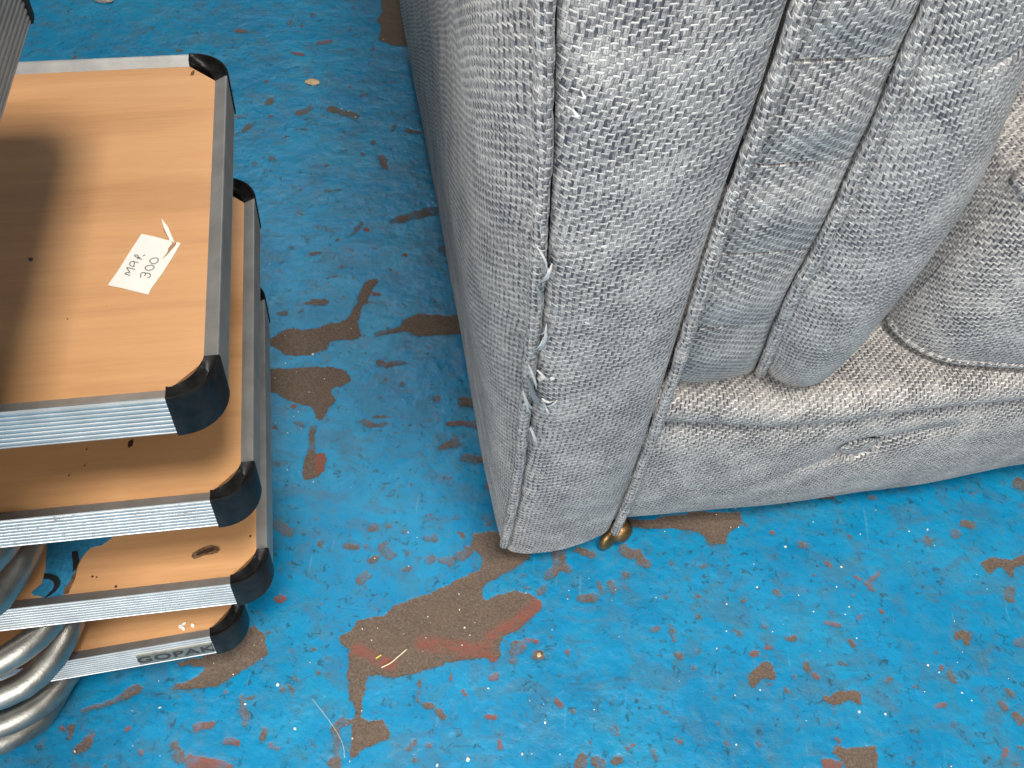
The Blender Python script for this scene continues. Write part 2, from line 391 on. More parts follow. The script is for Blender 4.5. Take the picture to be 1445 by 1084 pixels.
cap(Z7, 10, (195, 955), (206, 995), red=1); cap(Z7, 8, (265, 938), red=1); cap(Z7, 11, (130, 827), (168, 824), red=1); cap(Z7, 15, (150, 630), (185, 610), red=.8); cap(Z7, 11, (1305, 870), st=.9); cap(Z7, 12, (1180, 577), st=.8); cap(Z7, 9, (15, 705), (28, 715), red=1); cap(Z7, 12, (190, 912), st=.7); cap(Z7, 10, (550, 430)); cap(Z7, 14, (330, 175), st=.6); cap(Z7, 9, (825, 985), (870, 970), red=.5); cap(Z7, 20, (880, 883), st=.5)
poly(Z8, [(1230, 45), (1270, 15), (1330, 5), (1370, 25), (1460, -5), (1460, 45), (1400, 60), (1390, 105), (1360, 102), (1335, 60), (1310, 52), (1290, 70), (1285, 92), (1260, 85)])
cap(Z8, 22, (1375, 172), (1370, 210)); cap(Z8, 10, (665, 130), (705, 92), red=1); cap(Z8, 12, (642, 142), (675, 180), red=.5); cap(Z8, 11, (590, 105), (610, 115), red=1); cap(Z8, 12, (435, 340), (510, 360), red=.6); cap(Z8, 20, (470, 300), (510, 300), st=.6); cap(Z8, 13, (230, 415), (268, 424)); cap(Z8, 11, (145, 465), (160, 466), red=1); cap(Z8, 13, (55, 505), (90, 495), red=.8)
poly(Z8, [(50, 655), (40, 625), (55, 590), (100, 560), (130, 533), (155, 545), (170, 580), (188, 605), (180, 635), (150, 628), (115, 618), (90, 650), (65, 672)])
cap(Z8, 13, (332, 555), (340, 585)); cap(Z8, 16, (380, 608), (395, 615), red=.7); cap(Z8, 12, (275, 620), st=.8); cap(Z8, 12, (235, 680), (250, 695))
poly(Z8, [(420, 705), (450, 710), (500, 700), (540, 690), (580, 680), (615, 705), (610, 755), (580, 745), (558, 730), (540, 750), (510, 770), (470, 750), (430, 735)])
poly(Z8, [(1090, 385), (1130, 373), (1172, 400), (1165, 462), (1140, 462), (1125, 422), (1090, 427)])
cap(Z8, 16, (1072, 590), (1090, 640), st=.8); cap(Z8, 12, (1020, 572), red=1); cap(Z8, 12, (1008, 770), (1040, 762), red=.8); cap(Z8, 11, (880, 662), red=.5); cap(Z8, 12, (750, 632), (768, 618)); cap(Z8, 26, (1420, 450), (1450, 440)); cap(Z8, 16, (1360, 685), (1380, 700)); cap(Z8, 19, (1335, 755), (1355, 775)); cap(Z8, 20, (1408, 820), (1425, 850)); cap(Z8, 18, (1345, 1015), (1355, 1000), red=.8); cap(Z8, 15, (1430, 990), st=.7)
poly(Z8, [(462, 995), (490, 958), (530, 980), (600, 970), (690, 963), (693, 1100), (540, 1100), (515, 1045)])
cap(Z8, 26, (440, 1065), (480, 1070), red=.8); cap(Z8, 8, (480, 930), (500, 945), red=.5); cap(Z8, 10, (770, 1040), st=.6); cap(Z8, 10, (570, 540), st=.6); cap(Z8, 14, (135, 365), st=.8); cap(Z8, 12, (20, 232)); cap(Z8, 12, (185, 185), (205, 210)); cap(Z8, 10, (380, 100)); cap(Z8, 10, (435, 35), (455, 55), red=.5); cap(Z8, 9, (570, 200), red=1); cap(Z8, 14, (722, 288), red=.9); cap(Z8, 12, (612, 315), (612, 330), red=.8); cap(Z8, 12, (555, 435), (570, 460)); cap(Z8, 9, (1080, 852), st=.8); cap(Z8, 14, (420, 1000), st=.6); cap(Z8, 20, (1240, 1015), st=.5); cap(Z8, 14, (1190, 915), st=.5)
poly(ZC, [(700, 760), (800, 738), (900, 742), (1120, 706), (1280, 712), (1305, 750), (1240, 800), (1220, 855), (1160, 862), (1110, 800), (1040, 785), (960, 782), (860, 778)])
cap(ZC, 20, (560, 880), (620, 895), st=.9); cap(ZC, 24, (770, 880), (790, 900))
cap(ZR, 11, (290, 480), red=.6); cap(ZR, 14, (415, 540), (435, 542)); cap(ZR, 23, (985, 528)); cap(ZR, 18, (1105, 485), (1128, 487)); cap(ZR, 13, (1145, 442), (1185, 445)); cap(ZR, 9, (630, 503)); cap(ZR, 28, (1400, 270), (1440, 290)); cap(ZR, 14, (500, 325), (550, 322)); cap(ZR, 12, (725, 325), (750, 325), st=.8)
poly(ZG, [(70, 70), (250, 63), (400, 58), (470, 90), (492, 130), (440, 165), (385, 172), (410, 235), (370, 270), (345, 340), (315, 325), (290, 265), (200, 245), (70, 190)])
cap(ZG, 14, (300, 370), (285, 500)); poly(ZG, [(262, 510), (350, 505), (362, 560), (330, 622), (250, 637), (252, 580)]); cap(ZG, 16, (335, 530), (335, 590), red=1)
cap(ZG, 18, (545, 342), (590, 360)); cap(ZG, 12, (590, 360), (660, 355)); cap(ZG, 10, (610, 312), (665, 316)); cap(ZG, 18, (630, 48), (670, 52)); cap(ZG, 18, (700, 48), (750, 45)); cap(ZG, 18, (750, 155), red=.4, st=.7); cap(ZG, 24, (930, 220), red=.6, st=.7); cap(ZG, 28, (1060, 240), (1110, 250), st=.9); cap(ZG, 20, (1000, 350), (1150, 362), red=.5); cap(ZG, 26, (970, 470), (1020, 450)); cap(ZG, 22, (1070, 525), (1180, 540)); cap(ZG, 16, (1190, 672), red=1); cap(ZG, 14, (215, 352), (240, 358)); cap(ZG, 14, (455, 972), (520, 975)); cap(ZG, 14, (565, 975)); cap(ZG, 26, (655, 985), (690, 1025)); cap(ZG, 22, (605, 1042)); cap(ZG, 13, (770, 1020), st=.9); cap(ZG, 17, (595, 885), (615, 878)); cap(ZG, 13, (685, 872), st=.9); cap(ZG, 10, (770, 905)); cap(ZG, 20, (885, 935), (915, 932)); cap(ZG, 26, (890, 1045)); cap(ZG, 22, (955, 1045), (990, 1045)); cap(ZG, 26, (1060, 1030), (1090, 1005)); cap(ZG, 22, (110, 860), (170, 905)); cap(ZG, 14, (195, 265), red=1); cap(ZG, 20, (890, 825), st=.6); cap(ZG, 16, (1025, 820), st=.7); cap(ZG, 18, (1165, 820), st=.6); cap(ZG, 12, (350, 945), st=.7); cap(ZG, 16, (830, 740), st=.5); cap(ZG, 14, (105, 370), red=.6); cap(ZG, 14, (105, 560)); cap(ZG, 18, (640, 215), st=.6)
poly(ZU, [(90, 905), (180, 850), (300, 860), (440, 820), (510, 810), (550, 770), (600, 700), (640, 580), (720, 545), (732, 570), (680, 650), (640, 700), (615, 760), (610, 830), (635, 880), (600, 905), (480, 910), (440, 930), (420, 970), (310, 1005), (180, 1000), (90, 940)])
cap(ZU, 26, (345, 695), (390, 690)); cap(ZU, 16, (300, 702)); cap(ZU, 13, (260, 756), (275, 752)); cap(ZU, 14, (140, 765), (180, 757)); cap(ZU, 22, (820, 220), (900, 190)); cap(ZU, 30, (930, 180), (1070, 150)); cap(ZU, 18, (720, 885), (850, 855))
poly(ZU, [(850, 850), (880, 790), (960, 760), (1220, 775), (1230, 880), (960, 892)])
cap(ZU, 11, (480, 330), st=.9); cap(ZU, 18, (655, 265), red=1, st=.9); cap(ZU, 12, (512, 490), red=1); cap(ZU, 14, (882, 420), red=.8); cap(ZU, 12, (700, 648), (735, 645), red=.8, st=.8); cap(ZU, 12, (560, 295), (630, 225), st=.7); cap(ZU, 18, (290, 300), (310, 340), st=.6); cap(ZU, 16, (340, 410), (365, 410)); cap(ZU, 16, (360, 255), (460, 275), st=.6); cap(ZU, 10, (415, 42), (500, 32), st=.8); cap(ZU, 20, (1060, 690), st=.7); cap(ZU, 10, (265, 30)); cap(ZU, 30, (1110, 390), st=.8); cap(ZU, 14, (220, 375), st=.7); cap(ZU, 12, (150, 460), st=.7); cap(ZU, 30, (860, 940), red=.6, st=.5)
poly(ZT, [(720, -60), (860, -60), (930, 270), (820, 268), (760, 252), (720, 232), (740, 170), (720, 120), (750, 60)])
cap(ZT, 20, (380, 252), (435, 245), red=.8); cap(ZT, 12, (215, 310), (280, 325), red=.5, st=.9); cap(ZT, 18, (255, 665), (325, 632)); cap(ZT, 24, (450, 640), (590, 685)); cap(ZT, 14, (560, 172)); cap(ZT, 16, (580, 48), st=.8); cap(ZT, 12, (65, 605), (100, 578)); cap(ZT, 11, (90, 682), red=.7); cap(ZT, 20, (700, 840), st=.8); cap(ZT, 18, (750, 920), (772, 980), red=.4); cap(ZT, 14, (520, 885), st=.8); cap(ZT, 14, (630, 905), st=.8); cap(ZT, 12, (420, 970), red=.5); cap(ZT, 16, (890, 768), (970, 780), st=.8); cap(ZT, 12, (620, 562)); cap(ZT, 12, (820, 740)); cap(ZT, 14, (355, 88)); cap(ZT, 12, (95, 940), st=.9); cap(ZT, 12, (65, 480)); cap(ZT, 16, (330, 480)); cap(ZT, 12, (690, 290)); cap(ZT, 14, (220, 150), st=.6)
cap(ZA, 16, (1140, 145), (1170, 150)); cap(ZA, 16, (1280, 495), (1300, 480)); cap(ZA, 16, (1165, 625), (1195, 600)); cap(ZA, 14, (1300, 760)); cap(ZA, 11, (1145, 560), red=1); cap(ZA, 12, (840, 235), (860, 240), st=.7); cap(ZA, 22, (200, 100), (300, 135), st=.55); cap(ZA, 10, (1270, 388)); cap(ZA, 16, (1390, 105), st=.7); cap(ZA, 14, (1150, 30), st=.6); cap(ZA, 12, (1295, 555), red=.6)

def floor_axes():
    fx = np.arange(-0.66, 0.66, 0.0023); fy = np.arange(0.20, 1.42, 0.0025)
    lo = lambda a, b, n: np.linspace(a, b, n)
    xs = np.concatenate([lo(-4, -1.0, 8)[:-1], lo(-1.0, -0.66, 60)[:-1], fx, lo(0.664, 1.0, 60), lo(1.0, 4, 8)[1:]])
    ys = np.concatenate([lo(-3, 0.0, 8)[:-1], lo(0.0, 0.20, 30)[:-1], fy, lo(1.424, 1.9, 60), lo(1.9, 6, 10)[1:]])
    return xs, ys
xs, ys = floor_axes()
X, Y = np.meshgrid(xs, ys, indexing='ij')
wx = X + 0.0035 * fbm(X * 90, Y * 90, 3, 5) * 2; wy = Y + 0.0035 * fbm(X * 90 + 9, Y * 90, 5, 5) * 2
bare = np.full(X.shape, -0.02); red = np.zeros(X.shape); solid = np.zeros(X.shape)
def seg_d(px, py, a, b):
    dx, dy = b[0] - a[0], b[1] - a[1]; L = dx * dx + dy * dy
    t = np.clip(((px - a[0]) * dx + (py - a[1]) * dy) / L, 0, 1) if L > 1e-12 else 0
    return np.hypot(px - a[0] - t * dx, py - a[1] - t * dy)
def window(pts, pad):
    p = np.array(pts)
    i0, i1 = np.searchsorted(xs, [p[:, 0].min() - pad, p[:, 0].max() + pad]); j0, j1 = np.searchsorted(ys, [p[:, 1].min() - pad, p[:, 1].max() + pad])
    return slice(max(i0 - 1, 0), i1 + 1), slice(max(j0 - 1, 0), j1 + 1)
for kind, pts in BARE:
    sl = window(pts, 0.03); px, py = wx[sl], wy[sl]
    if px.size == 0: continue
    d = np.full(px.shape, 9.0); ins = np.zeros(px.shape, bool)
    for a, b in zip(pts, pts[1:] + pts[:1]):
        d = np.minimum(d, seg_d(px, py, a, b))
        cr = ((a[1] > py) != (b[1] > py)) & (px < (b[0] - a[0]) * (py - a[1]) / (b[1] - a[1] + 1e-12) + a[0])
        ins ^= cr
    bare[sl] = np.maximum(bare[sl], np.clip(np.where(ins, d, -d), -0.02, 0.02))
    solid[sl] = np.maximum(solid[sl], np.clip((np.where(ins, d, -d) + 0.006) / 0.003, 0, 1))
for a, b, r, rd, st in CAPS:
    sl = window([a, b], r + 0.02); px, py = wx[sl], wy[sl]
    if px.size == 0: continue
    d = r - seg_d(px, py, a, b) + r * (1.0 * fbm(px * 150, py * 150, 21, 4) + 0.5 * fbm(px * 500, py * 500, 23, 3))
    d = np.where(st < 1, np.minimum(d, (st - 1.0) * 0.006 + 0.002), d)
    up = d > bare[sl]
    if rd > 0: red[sl] = np.maximum(red[sl], np.clip((d + 0.004) / 0.004, 0, 1) * rd)
    bare[sl] = np.where(up, np.clip(d, -0.02, 0.02), bare[sl])
# red primer showing along parts of the big worn patch
for z, r, pts in ((Z7, 46, [(390, 260), (300, 330)]), (Z7, 36, [(270, 350), (150, 420)]), (Z7, 34, [(130, 480), (10, 500)]), (Z6, 40, [(1260, 470), (1060, 460)]), (Z6, 34, [(900, 560), (720, 480)]), (Z7, 34, [(160, 540), (90, 500)])):
    pp = [at_z(u, v, 0)[:2] for u, v in full(z, pts)]
    r = r / z[2] / FPX * 0.95; sl = window(pp, r * 2.5)
    dd = seg_d(wx[sl], wy[sl], pp[0], pp[1])
    red[sl] = np.maximum(red[sl], np.clip(1.25 - dd / r, 0, 1) * (0.45 + 0.9 * (fbm(X[sl] * 90, Y[sl] * 90, 31) + 0.5)))
Zf = np.where(bare > 0, -0.0005, 0.0) + 0.0006 * fbm(X * 9, Y * 9, 40, 2)
nX, nY = X.shape
idx = np.arange(nX * nY).reshape(nX, nY)
quads = np.stack([idx[:-1, :-1], idx[1:, :-1], idx[1:, 1:], idx[:-1, 1:]], -1).reshape(-1, 4)
fm = bpy.data.meshes.new('floor')
fm.vertices.add(nX * nY); fm.vertices.foreach_set('co', np.stack([X, Y, Zf], -1).astype(np.float32).reshape(-1))
fm.loops.add(quads.size); fm.loops.foreach_set('vertex_index', quads.reshape(-1).astype(np.int32))
fm.polygons.add(len(quads)); fm.polygons.foreach_set('loop_start', np.arange(0, quads.size, 4, dtype=np.int32))
fm.update(calc_edges=True)
fm.polygons.foreach_set('use_smooth', np.ones(len(quads), bool))
for nm, arr in (('bare', bare), ('primer', red), ('solid', solid)):
    at = fm.attributes.new(nm, 'FLOAT', 'POINT'); at.data.foreach_set('value', arr.astype(np.float32).reshape(-1))
floor = bpy.data.objects.new('floor', fm); COL.objects.link(floor)
tag(floor, 'worn blue painted concrete floor with brown bare patches and red primer flecks', None, None, 'structure')

def make_floor():
    t = NT('worn_floor_paint'); o = t.obj()
    at = lambda n: t.n('ShaderNodeAttribute', attribute_name=n).outputs['Fac']
    b = at('bare'); pr = at('primer')
    edge = t.math('MULTIPLY_ADD', t.noise(o, 260, 4, 0.65), 0.0060, -0.0030)
    edge2 = t.math('MULTIPLY_ADD', t.noise(o, 1300, 2, 0.6), 0.0014, -0.0007)
    bb = t.math('ADD', b, t.math('ADD', edge, edge2))
    bm_ = t.math('MULTIPLY', t.step(bb, -0.0005, 0.0004), t.mixf(at('solid'), t.math('MULTIPLY_ADD', t.step(t.noise(o, 55, 3, 0.6), 0.35, 0.6), 0.45, 0.5), 1.0))
    halo = t.step(bb, -0.0035, 0.0)
    # small chips everywhere
    chips = t.noise(o, 62, 4, 0.62, 0.3)
    zone = t.noise(o, 7.0, 2, 0.5)
    cm = t.math('MULTIPLY_ADD', zone, 0.16, t.math('SUBTRACT', chips, 0.08))
    chip = t.step(cm, 0.685, 0.705)
    chipf = t.step(cm, 0.61, 0.685)
    mask = t.math('MAXIMUM', bm_, chip)
    # paint colour: worn, scuffed, grimy
    n_b = t.noise(o, 11, 5, 0.6, 0.4); n_m = t.noise(o, 46, 4, 0.62, 0.5)
    paint = t.ramp(n_b, [(0.3, (0.002, 0.172, 0.350)), (0.5, (0.003, 0.218, 0.425)), (0.68, (0.010, 0.250, 0.445))])
    scuf = t.step(n_m, 0.47, 0.66)
    paint = t.mix(t.math('MULTIPLY', scuf, 0.6), paint, (0.034, 0.185, 0.295))
    haze_ = t.step(t.noise(t.scale(o, (8, 26, 1)), 1.0, 4, 0.6), 0.5, 0.72)
    paint = t.mix(t.math('MULTIPLY', haze_, 0.30), paint, (0.045, 0.215, 0.345))
    worn = t.step(t.noise(t.scale(o, (22, 34, 1)), 1.0, 5, 0.65, 0.8), 0.52, 0.60)
    paint = t.mix(t.math('MULTIPLY', worn, 0.42), paint, (0.055, 0.135, 0.205))
    grime = t.step(t.noise(o, 120, 5, 0.68, 0.6), 0.55, 0.66)
    gz = t.step(t.noise(o, 16, 3, 0.6), 0.34, 0.58)
    paint = t.mix(t.math('MULTIPLY', t.math('MULTIPLY', grime, gz), 0.8), paint, (0.020, 0.062, 0.085))
    paint = t.mix(t.math('MULTIPLY', chipf, 0.55), paint, (0.085, 0.10, 0.10))
    paint = t.mix(t.math('MULTIPLY', halo, 0.12), paint, (0.045, 0.085, 0.11))
    dark = t.step(t.noise(o, 300, 3, 0.6), 0.665, 0.71)
    paint = t.mix(t.math('MULTIPLY', dark, 0.6), paint, (0.02, 0.035, 0.045))
    scr = t.noise(t.scale(o, (210, 14, 1)), 1.0, 2, 0.5, 0.2)
    paint = t.mix(t.math('MULTIPLY', t.step(scr, 0.71, 0.74), 0.3), paint, (0.14, 0.30, 0.40))
    scr2 = t.noise(t.scale(o, (20, 260, 1)), 1.0, 2, 0.5, 0.2)
    paint = t.mix(t.math('MULTIPLY', t.step(scr2, 0.72, 0.75), 0.45), paint, (0.03, 0.07, 0.09))
    # bare concrete and primer
    conc = t.ramp(t.noise(o, 480, 4, 0.7), [(0.28, (0.080, 0.058, 0.044)), (0.55, (0.140, 0.105, 0.082)), (0.8, (0.21, 0.168, 0.135))])
    conc = t.mix(t.math('MULTIPLY', t.step(t.noise(o, 30, 3, 0.6), 0.45, 0.7), 0.35), conc, (0.16, 0.105, 0.07))
    grit = t.step(t.noise(o, 900, 2, 0.5), 0.70, 0.76)
    conc = t.mix(t.math('MULTIPLY', grit, 0.35), conc, (0.42, 0.36, 0.30))
    pn = t.math('MULTIPLY', pr, t.step(t.noise(o, 260, 4, 0.65), 0.25, 0.6), clamp=True)
    rchip = t.math('MULTIPLY', chip, t.step(t.noise(o, 24, 1), 0.60, 0.64))
    pn = t.math('MAXIMUM', pn, t.math('MULTIPLY', rchip, 0.85))
    conc = t.mix(pn, conc, (0.235, 0.078, 0.058))
    col = t.mix(mask, paint, conc)
    r_p = t.math('MULTIPLY_ADD', n_m, 0.30, t.math('MULTIPLY_ADD', t.noise(o, 210, 3), 0.22, 0.10))
    rough = t.mixf(mask, r_p, 0.85)
    hgt = t.math('MULTIPLY_ADD', mask, -0.55, t.math('MULTIPLY', t.noise(o, 95, 5, 0.6), 1.3))
    hgt = t.math('ADD', hgt, t.math('MULTIPLY', t.noise(o, 700, 3, 0.6), t.mixf(mask, 0.22, 0.8)))
    nb = t.bump(hgt, 0.0010, 0.7)
    nb = t.bump(t.noise(o, 26, 3, 0.5), 0.006, 0.5, nb)
    return t.done(Base_Color=col, Roughness=rough, Specular_IOR_Level=t.mixf(mask, 0.5, 0.2), Normal=nb)
fm.materials.append(make_floor())

# ------------------------------------------------------------------ folding tables
TW, TT, TA, TL = 0.305, 0.0315, 0.0268, 1.20      # depth, thickness, corner cut, length
def rib_profile():
    """(outward offset, z) down the outer face of the edge trim, then under; starts at the inner top lip."""
    pr = [(-0.0090, -0.0062), (-0.0088, -0.0040), (-0.0012, -0.0002), (-0.0004, 0.0), (0.0, -0.0008)]
    n = 8; z0, z1 = -0.0016, -0.0306; p = (z1 - z0) / n
    for k in range(n):
        for q in (0.0, 0.12, 0.3, 0.5, 0.7, 0.88):
            pr.append((-0.0007 * (1 - math.sin(math.pi * q) ** 0.8), z0 + (k + q) * p))
    pr += [(0.0, z1), (0.0, -0.0311), (-0.0006, -0.0315), (-0.0100, -0.0315)]
    return np.array(pr)
RIB = rib_profile()
def add_trim(parent, p0, p1, nrm, mat):
    p0, p1, nrm = map(np.array, (p0, p1, nrm))
    P = np.stack([np.array([[p0[0] + nrm[0] * o, p0[1] + nrm[1] * o, z], [p1[0] + nrm[0] * o, p1[1] + nrm[1] * o, z]]) for o, z in RIB], 0)
    nn = len(RIB); V = P.reshape(-1, 3)
    F_ = [[2 * k, 2 * k + 1, 2 * k + 3, 2 * k + 2] for k in range(nn - 1)]
    F_ += [list(range(0, 2 * nn, 2)), list(range(1, 2 * nn, 2))]
    return mesh_obj('edge_trim', V, F_, mat, parent)
def cap_mesh():
    """corner cap in the frame of a corner at the origin, table lying in x<0, y>0; dished top with a raised outer rim."""
    na, nr = 25, 9
    e = 0.0007; a = TA
    outer = []; 
    for k in range(na):
        th = math.pi / 2 * k / (na - 1)
        pw = 0.92
        outer.append((-a - e * 0 + (a + e) * math.sin(th) ** pw, a - (a + e) * math.cos(th) ** pw))
    outer = np.array(outer)
    i0 = np.array([-a, 0.0088]); i1 = np.array([-0.0088, a])
    t = np.linspace(0, 1, na)[:, None]
    inner = i0 + (i1 - i0) * t
    inner += np.array([0.7071, -0.7071]) * (0.0035 * np.sin(math.pi * t[:, :1]) ** 1.0)
    V = []; F_ = []
    def ring(pts, z): 
        k = len(V); V.extend([(p[0], p[1], zz) for p, zz in zip(pts, np.broadcast_to(z, len(pts)))]); return range(k, k + len(pts))
    tt = np.linspace(0, 1, na)
    dish = np.sin(math.pi * tt) ** 0.7
    rings = [ring(outer * [0.995, 1] , -TT - 0.001), ring(outer, -0.0014), ring(outer + (inner - outer) * 0.03, -0.0002), ring(outer + (inner - outer) * 0.08, 0.0006), ring(outer + (inner - outer) * (0.15), 0.0004)]
    for f, dz in ((0.22, -0.0042), (0.36, -0.0074), (0.55, -0.0084), (0.75, -0.0064), (0.90, -0.0042)):
        rings.append(ring(outer + (inner - outer) * f, 0.0004 + dish * dz))
    rings.append(ring(inner, -0.0022 * np.ones(na)))
    rings.append(ring(inner, -TT - 0.001))
    for r0, r1 in zip(rings[:-1], rings[1:]):
        for k in range(na - 1): F_.append([r0[k], r0[k + 1], r1[k + 1], r1[k]])
    for k in (0, na - 1): F_.append([r[k] for r in rings])
    F_.append(list(rings[0]) + list(rings[-1])[::-1])
    me = bpy.data.meshes.new('corner_cap'); me.from_pydata(V, [], F_)
    bm = bmesh.new(); bm.from_mesh(me); bmesh.ops.recalc_face_normals(bm, faces=bm.faces); bm.to_mesh(me); bm.free()
    me.materials.append(RUB); me.update()
    me.polygons.foreach_set('use_smooth', [len(p.vertices) == 4 for p in me.polygons])
    try: me.set_sharp_from_angle(angle=R(42))
    except Exception: pass
    return me
CAPM = cap_mesh()
def leg_tube(parent, pts_world, root, rad=0.0104, name='leg'):
    mw = root.matrix_basis.inverted()
    loc = np.array([tuple(mw @ Vector(p)) for p in pts_world])
    return tube(name, loc, rad, TUBE, parent, 16)
def make_table(D, yaw, x0, y0, label, alu=ALU, W=TW):
    root = empty('folding_table', (x0, y0, H - D), yaw)
    tag(root, label, 'folding table', 'stack of folding tables')
    a, L = TA, TL
    i = 0.0086
    oct_ = [(-L + i, a), (-L + a, i), (-a, i), (-i, a), (-i, W - a), (-a, W - i), (-L + a, W - i), (-L + i, W - a)]
    V = [(x, y, -0.0042) for x, y in oct_] + [(x, y, -0.0270) for x, y in oct_]
    F_ = [list(range(8)), list(range(15, 7, -1))] + [[k, k + 8, (k + 1) % 8 + 8, (k + 1) % 8] for k in range(8)]
    mesh_obj('tabletop', V, F_, LAM, root)
    add_trim(root, (-L + a, 0), (-a, 0), (0, -1), alu)
    add_trim(root, (0, a), (0, W - a), (1, 0), ALU)
    add_trim(root, (-a, W), (-L + a, W), (0, 1), ALU)
    add_trim(root, (-L, W - a), (-L, a), (-1, 0), ALU)
    for cx_, cy_, rz in ((0, 0, 0), (0, W, 90), (-L, W, 180), (-L, 0, 270)):
        o = bpy.data.objects.new('corner_cap', CAPM); COL.objects.link(o); o.parent = root
        o.location = (cx_, cy_, 0); o.rotation_euler = (0, 0, R(rz))
    return root
SC = 0.305 / 0.685
tA = make_table(0.9791 * SC, R(12.22), -0.3454 * SC, 0.7172 * SC, 'beech laminate folding table whose top carries a white MAR 300 paper label')
tB = make_table(1.2603 * SC, R(12.19), -0.3519 * SC, 0.7497 * SC, 'folding table with rust specks on its front edge, directly under the labelled table', ALU_DIRTY)
tC = make_table(1.5352 * SC, R(12.46), -0.3709 * SC, 0.7578 * SC, 'folding table with a torn blue sticker and an oval brown stain on its top')
tD = make_table(1.7468 * SC, R(15.66), -0.4428 * SC, 0.7595 * SC, 'lowest folding table of the stack with a metal nameplate on its front edge')
tE = make_table(0.2685, R(10.0), -0.1540, -0.1084, 'topmost folding table, only its shaded ribbed end edge in the picture', ALU, 0.58)  # out-of-view depth enlarged so it blocks more of the front light
def bend(pts_px, z0, z1, back=0.35, left=0.45):
    """a bent leg tube: goes back under the tabletop, round the corner and off to the left."""
    n = len(pts_px); zz = np.linspace(z0, z1, n)
    p = [at_z(u, v, z) for (u, v), z in zip(pts_px, zz)]
    d0 = p[0] - p[1]; d0 = d0 / np.linalg.norm(d0); d1 = p[-1] - p[-2]; d1 /= np.linalg.norm(d1)
    bdir = np.array([-math.sin(R(12.3)), math.cos(R(12.3)), 0]); ldir = np.array([-math.cos(R(12.3)), -math.sin(R(12.3)), 0])
    pre = [p[0] + bdir * back + 0 * d0, p[0] + bdir * (back * .5), p[0] + 0.5 * (bdir + d0 * .6) * 0.04]
    k1 = p[-1] + (d1 * .6 + ldir * .4) * 0.04
    k2 = k1 + ldir * 0.08
    post = [k1, k2, k2 + ldir * left]
    allp = np.array(pre + p + post)
    allp[:3, 2] = z0; allp[-3:, 2] = z1
    return resample(spline(allp, 90), 70)
leg_tube(tD, bend([(88, 960), (75, 985), (58, 1013), (38, 1028), (0, 1047)], .011, .011), tD)
leg_tube(tD, bend([(80, 972), (60, 992), (29, 1011), (0, 1023)], .036, .031), tD)
leg_tube(tC, bend([(93, 891), (83, 916), (64, 941), (39, 964), (0, 982)], .117, .098), tC)
leg_tube(tC, bend([(64, 885), (48, 902), (23, 921), (0, 934)], .137, .128), tC)
leg_tube(tB, bend([(38, 776), (26, 800), (12, 824), (-10, 850)], .207, .200), tB)
leg_tube(tB, bend([(0, 774), (-12, 788), (-32, 805)], .238, .236), tB)
def folded_leg(root, y_, x_, z_, y2=.262):
    """bent tube folded flat under the tabletop, in the table's own frame"""
    p = [(x_ - .9, y_, z_), (x_ - .3, y_, z_), (x_ - .05, y_, z_), (x_ - .012, y_ + .012, z_), (x_, y_ + .05, z_), (x_, y2 - .06, z_), (x_ - .012, y2 - .012, z_), (x_ - .05, y2, z_), (x_ - .9, y2, z_)]
    tube('leg', resample(spline(p, 90), 80), .0104, TUBE, root, 14)
folded_leg(tA, .040, -.085, -.047)
folded_leg(tE, .060, -.060, -.0420, .52); folded_leg(tE, .050, -.085, -.0628, .53)  # unseen folded legs, added to block light under the topmost table

# flat things stuck on the tables -------------------------------------------------
def table_uv(root, u, v, z):
    """pixel -> local point on the table's horizontal plane z"""
    p = at_z(u, v, root.location.z + z)
    return np.array(root.matrix_basis.inverted() @ Vector(p))
def flat(name, root, px, z, mat, parent=None, thick=0.00015):
    P = [table_uv(root, u, v, z) for u, v in px]; n = len(P)
    V = [tuple(p) for p in P] + [(p[0], p[1], p[2] - thick) for p in P]
    F_ = [list(range(n))] + [[k, k + n, (k + 1) % n + n, (k + 1) % n] for k in range(n)]
    return mesh_obj(name, V, F_, mat, parent or root)
def ribbon(name, root, strokes, z, width, mat, parent):
    V = []; F_ = []
    for st in strokes:
        p = np.array([table_uv(root, u, v, z) for u, v in st])
        p = spline(p, max(6, 5 * len(p))) if len(p) > 2 else p
        T = np.gradient(p, axis=0); N = np.stack([-T[:, 1], T[:, 0], 0 * T[:, 0]], 1); N /= np.linalg.norm(N, axis=1)[:, None] + 1e-9
        k = len(V); m_ = len(p)
        V += [tuple(q) for q in p + N * width / 2] + [tuple(q) for q in p - N * width / 2]
        F_ += [[k + s, k + s + 1, k + m_ + s + 1, k + m_ + s] for s in range(m_ - 1)]
    return mesh_obj(name, V, F_, mat, parent)
ZL = (140, 310, 9.03); LZ = -0.0042
lab = flat('price_label', tA, full(ZL, [(108, 835), (240, 650), (395, 400), (540, 180), (700, 215), (860, 258), (905, 268), (930, 300), (880, 365), (870, 410), (800, 505), (860, 455), (980, 320), (985, 285), (1040, 298), (940, 470), (800, 690), (660, 880), (625, 955), (480, 920), (300, 875)]), LZ + 0.0004, PAPER)
flat('torn_paper', tA, full(ZL, [(905, 268), (975, 290), (980, 320), (860, 455), (800, 505), (870, 410), (880, 365), (930, 300)]), LZ + 0.0003, TEAR, lab)
fp = [table_uv(tA, *q, LZ + .0005) for q in full(ZL, [(900, 270), (965, 300), (905, 190), (838, 138), (850, 190)])]
fp[2][2] += .006; fp[3][2] += .010; fp[4][2] += .006
mesh_obj('torn_flap', [tuple(p) for p in fp], [[0, 1, 2, 4], [2, 3, 4]], PAPER, lab)
S_ = []
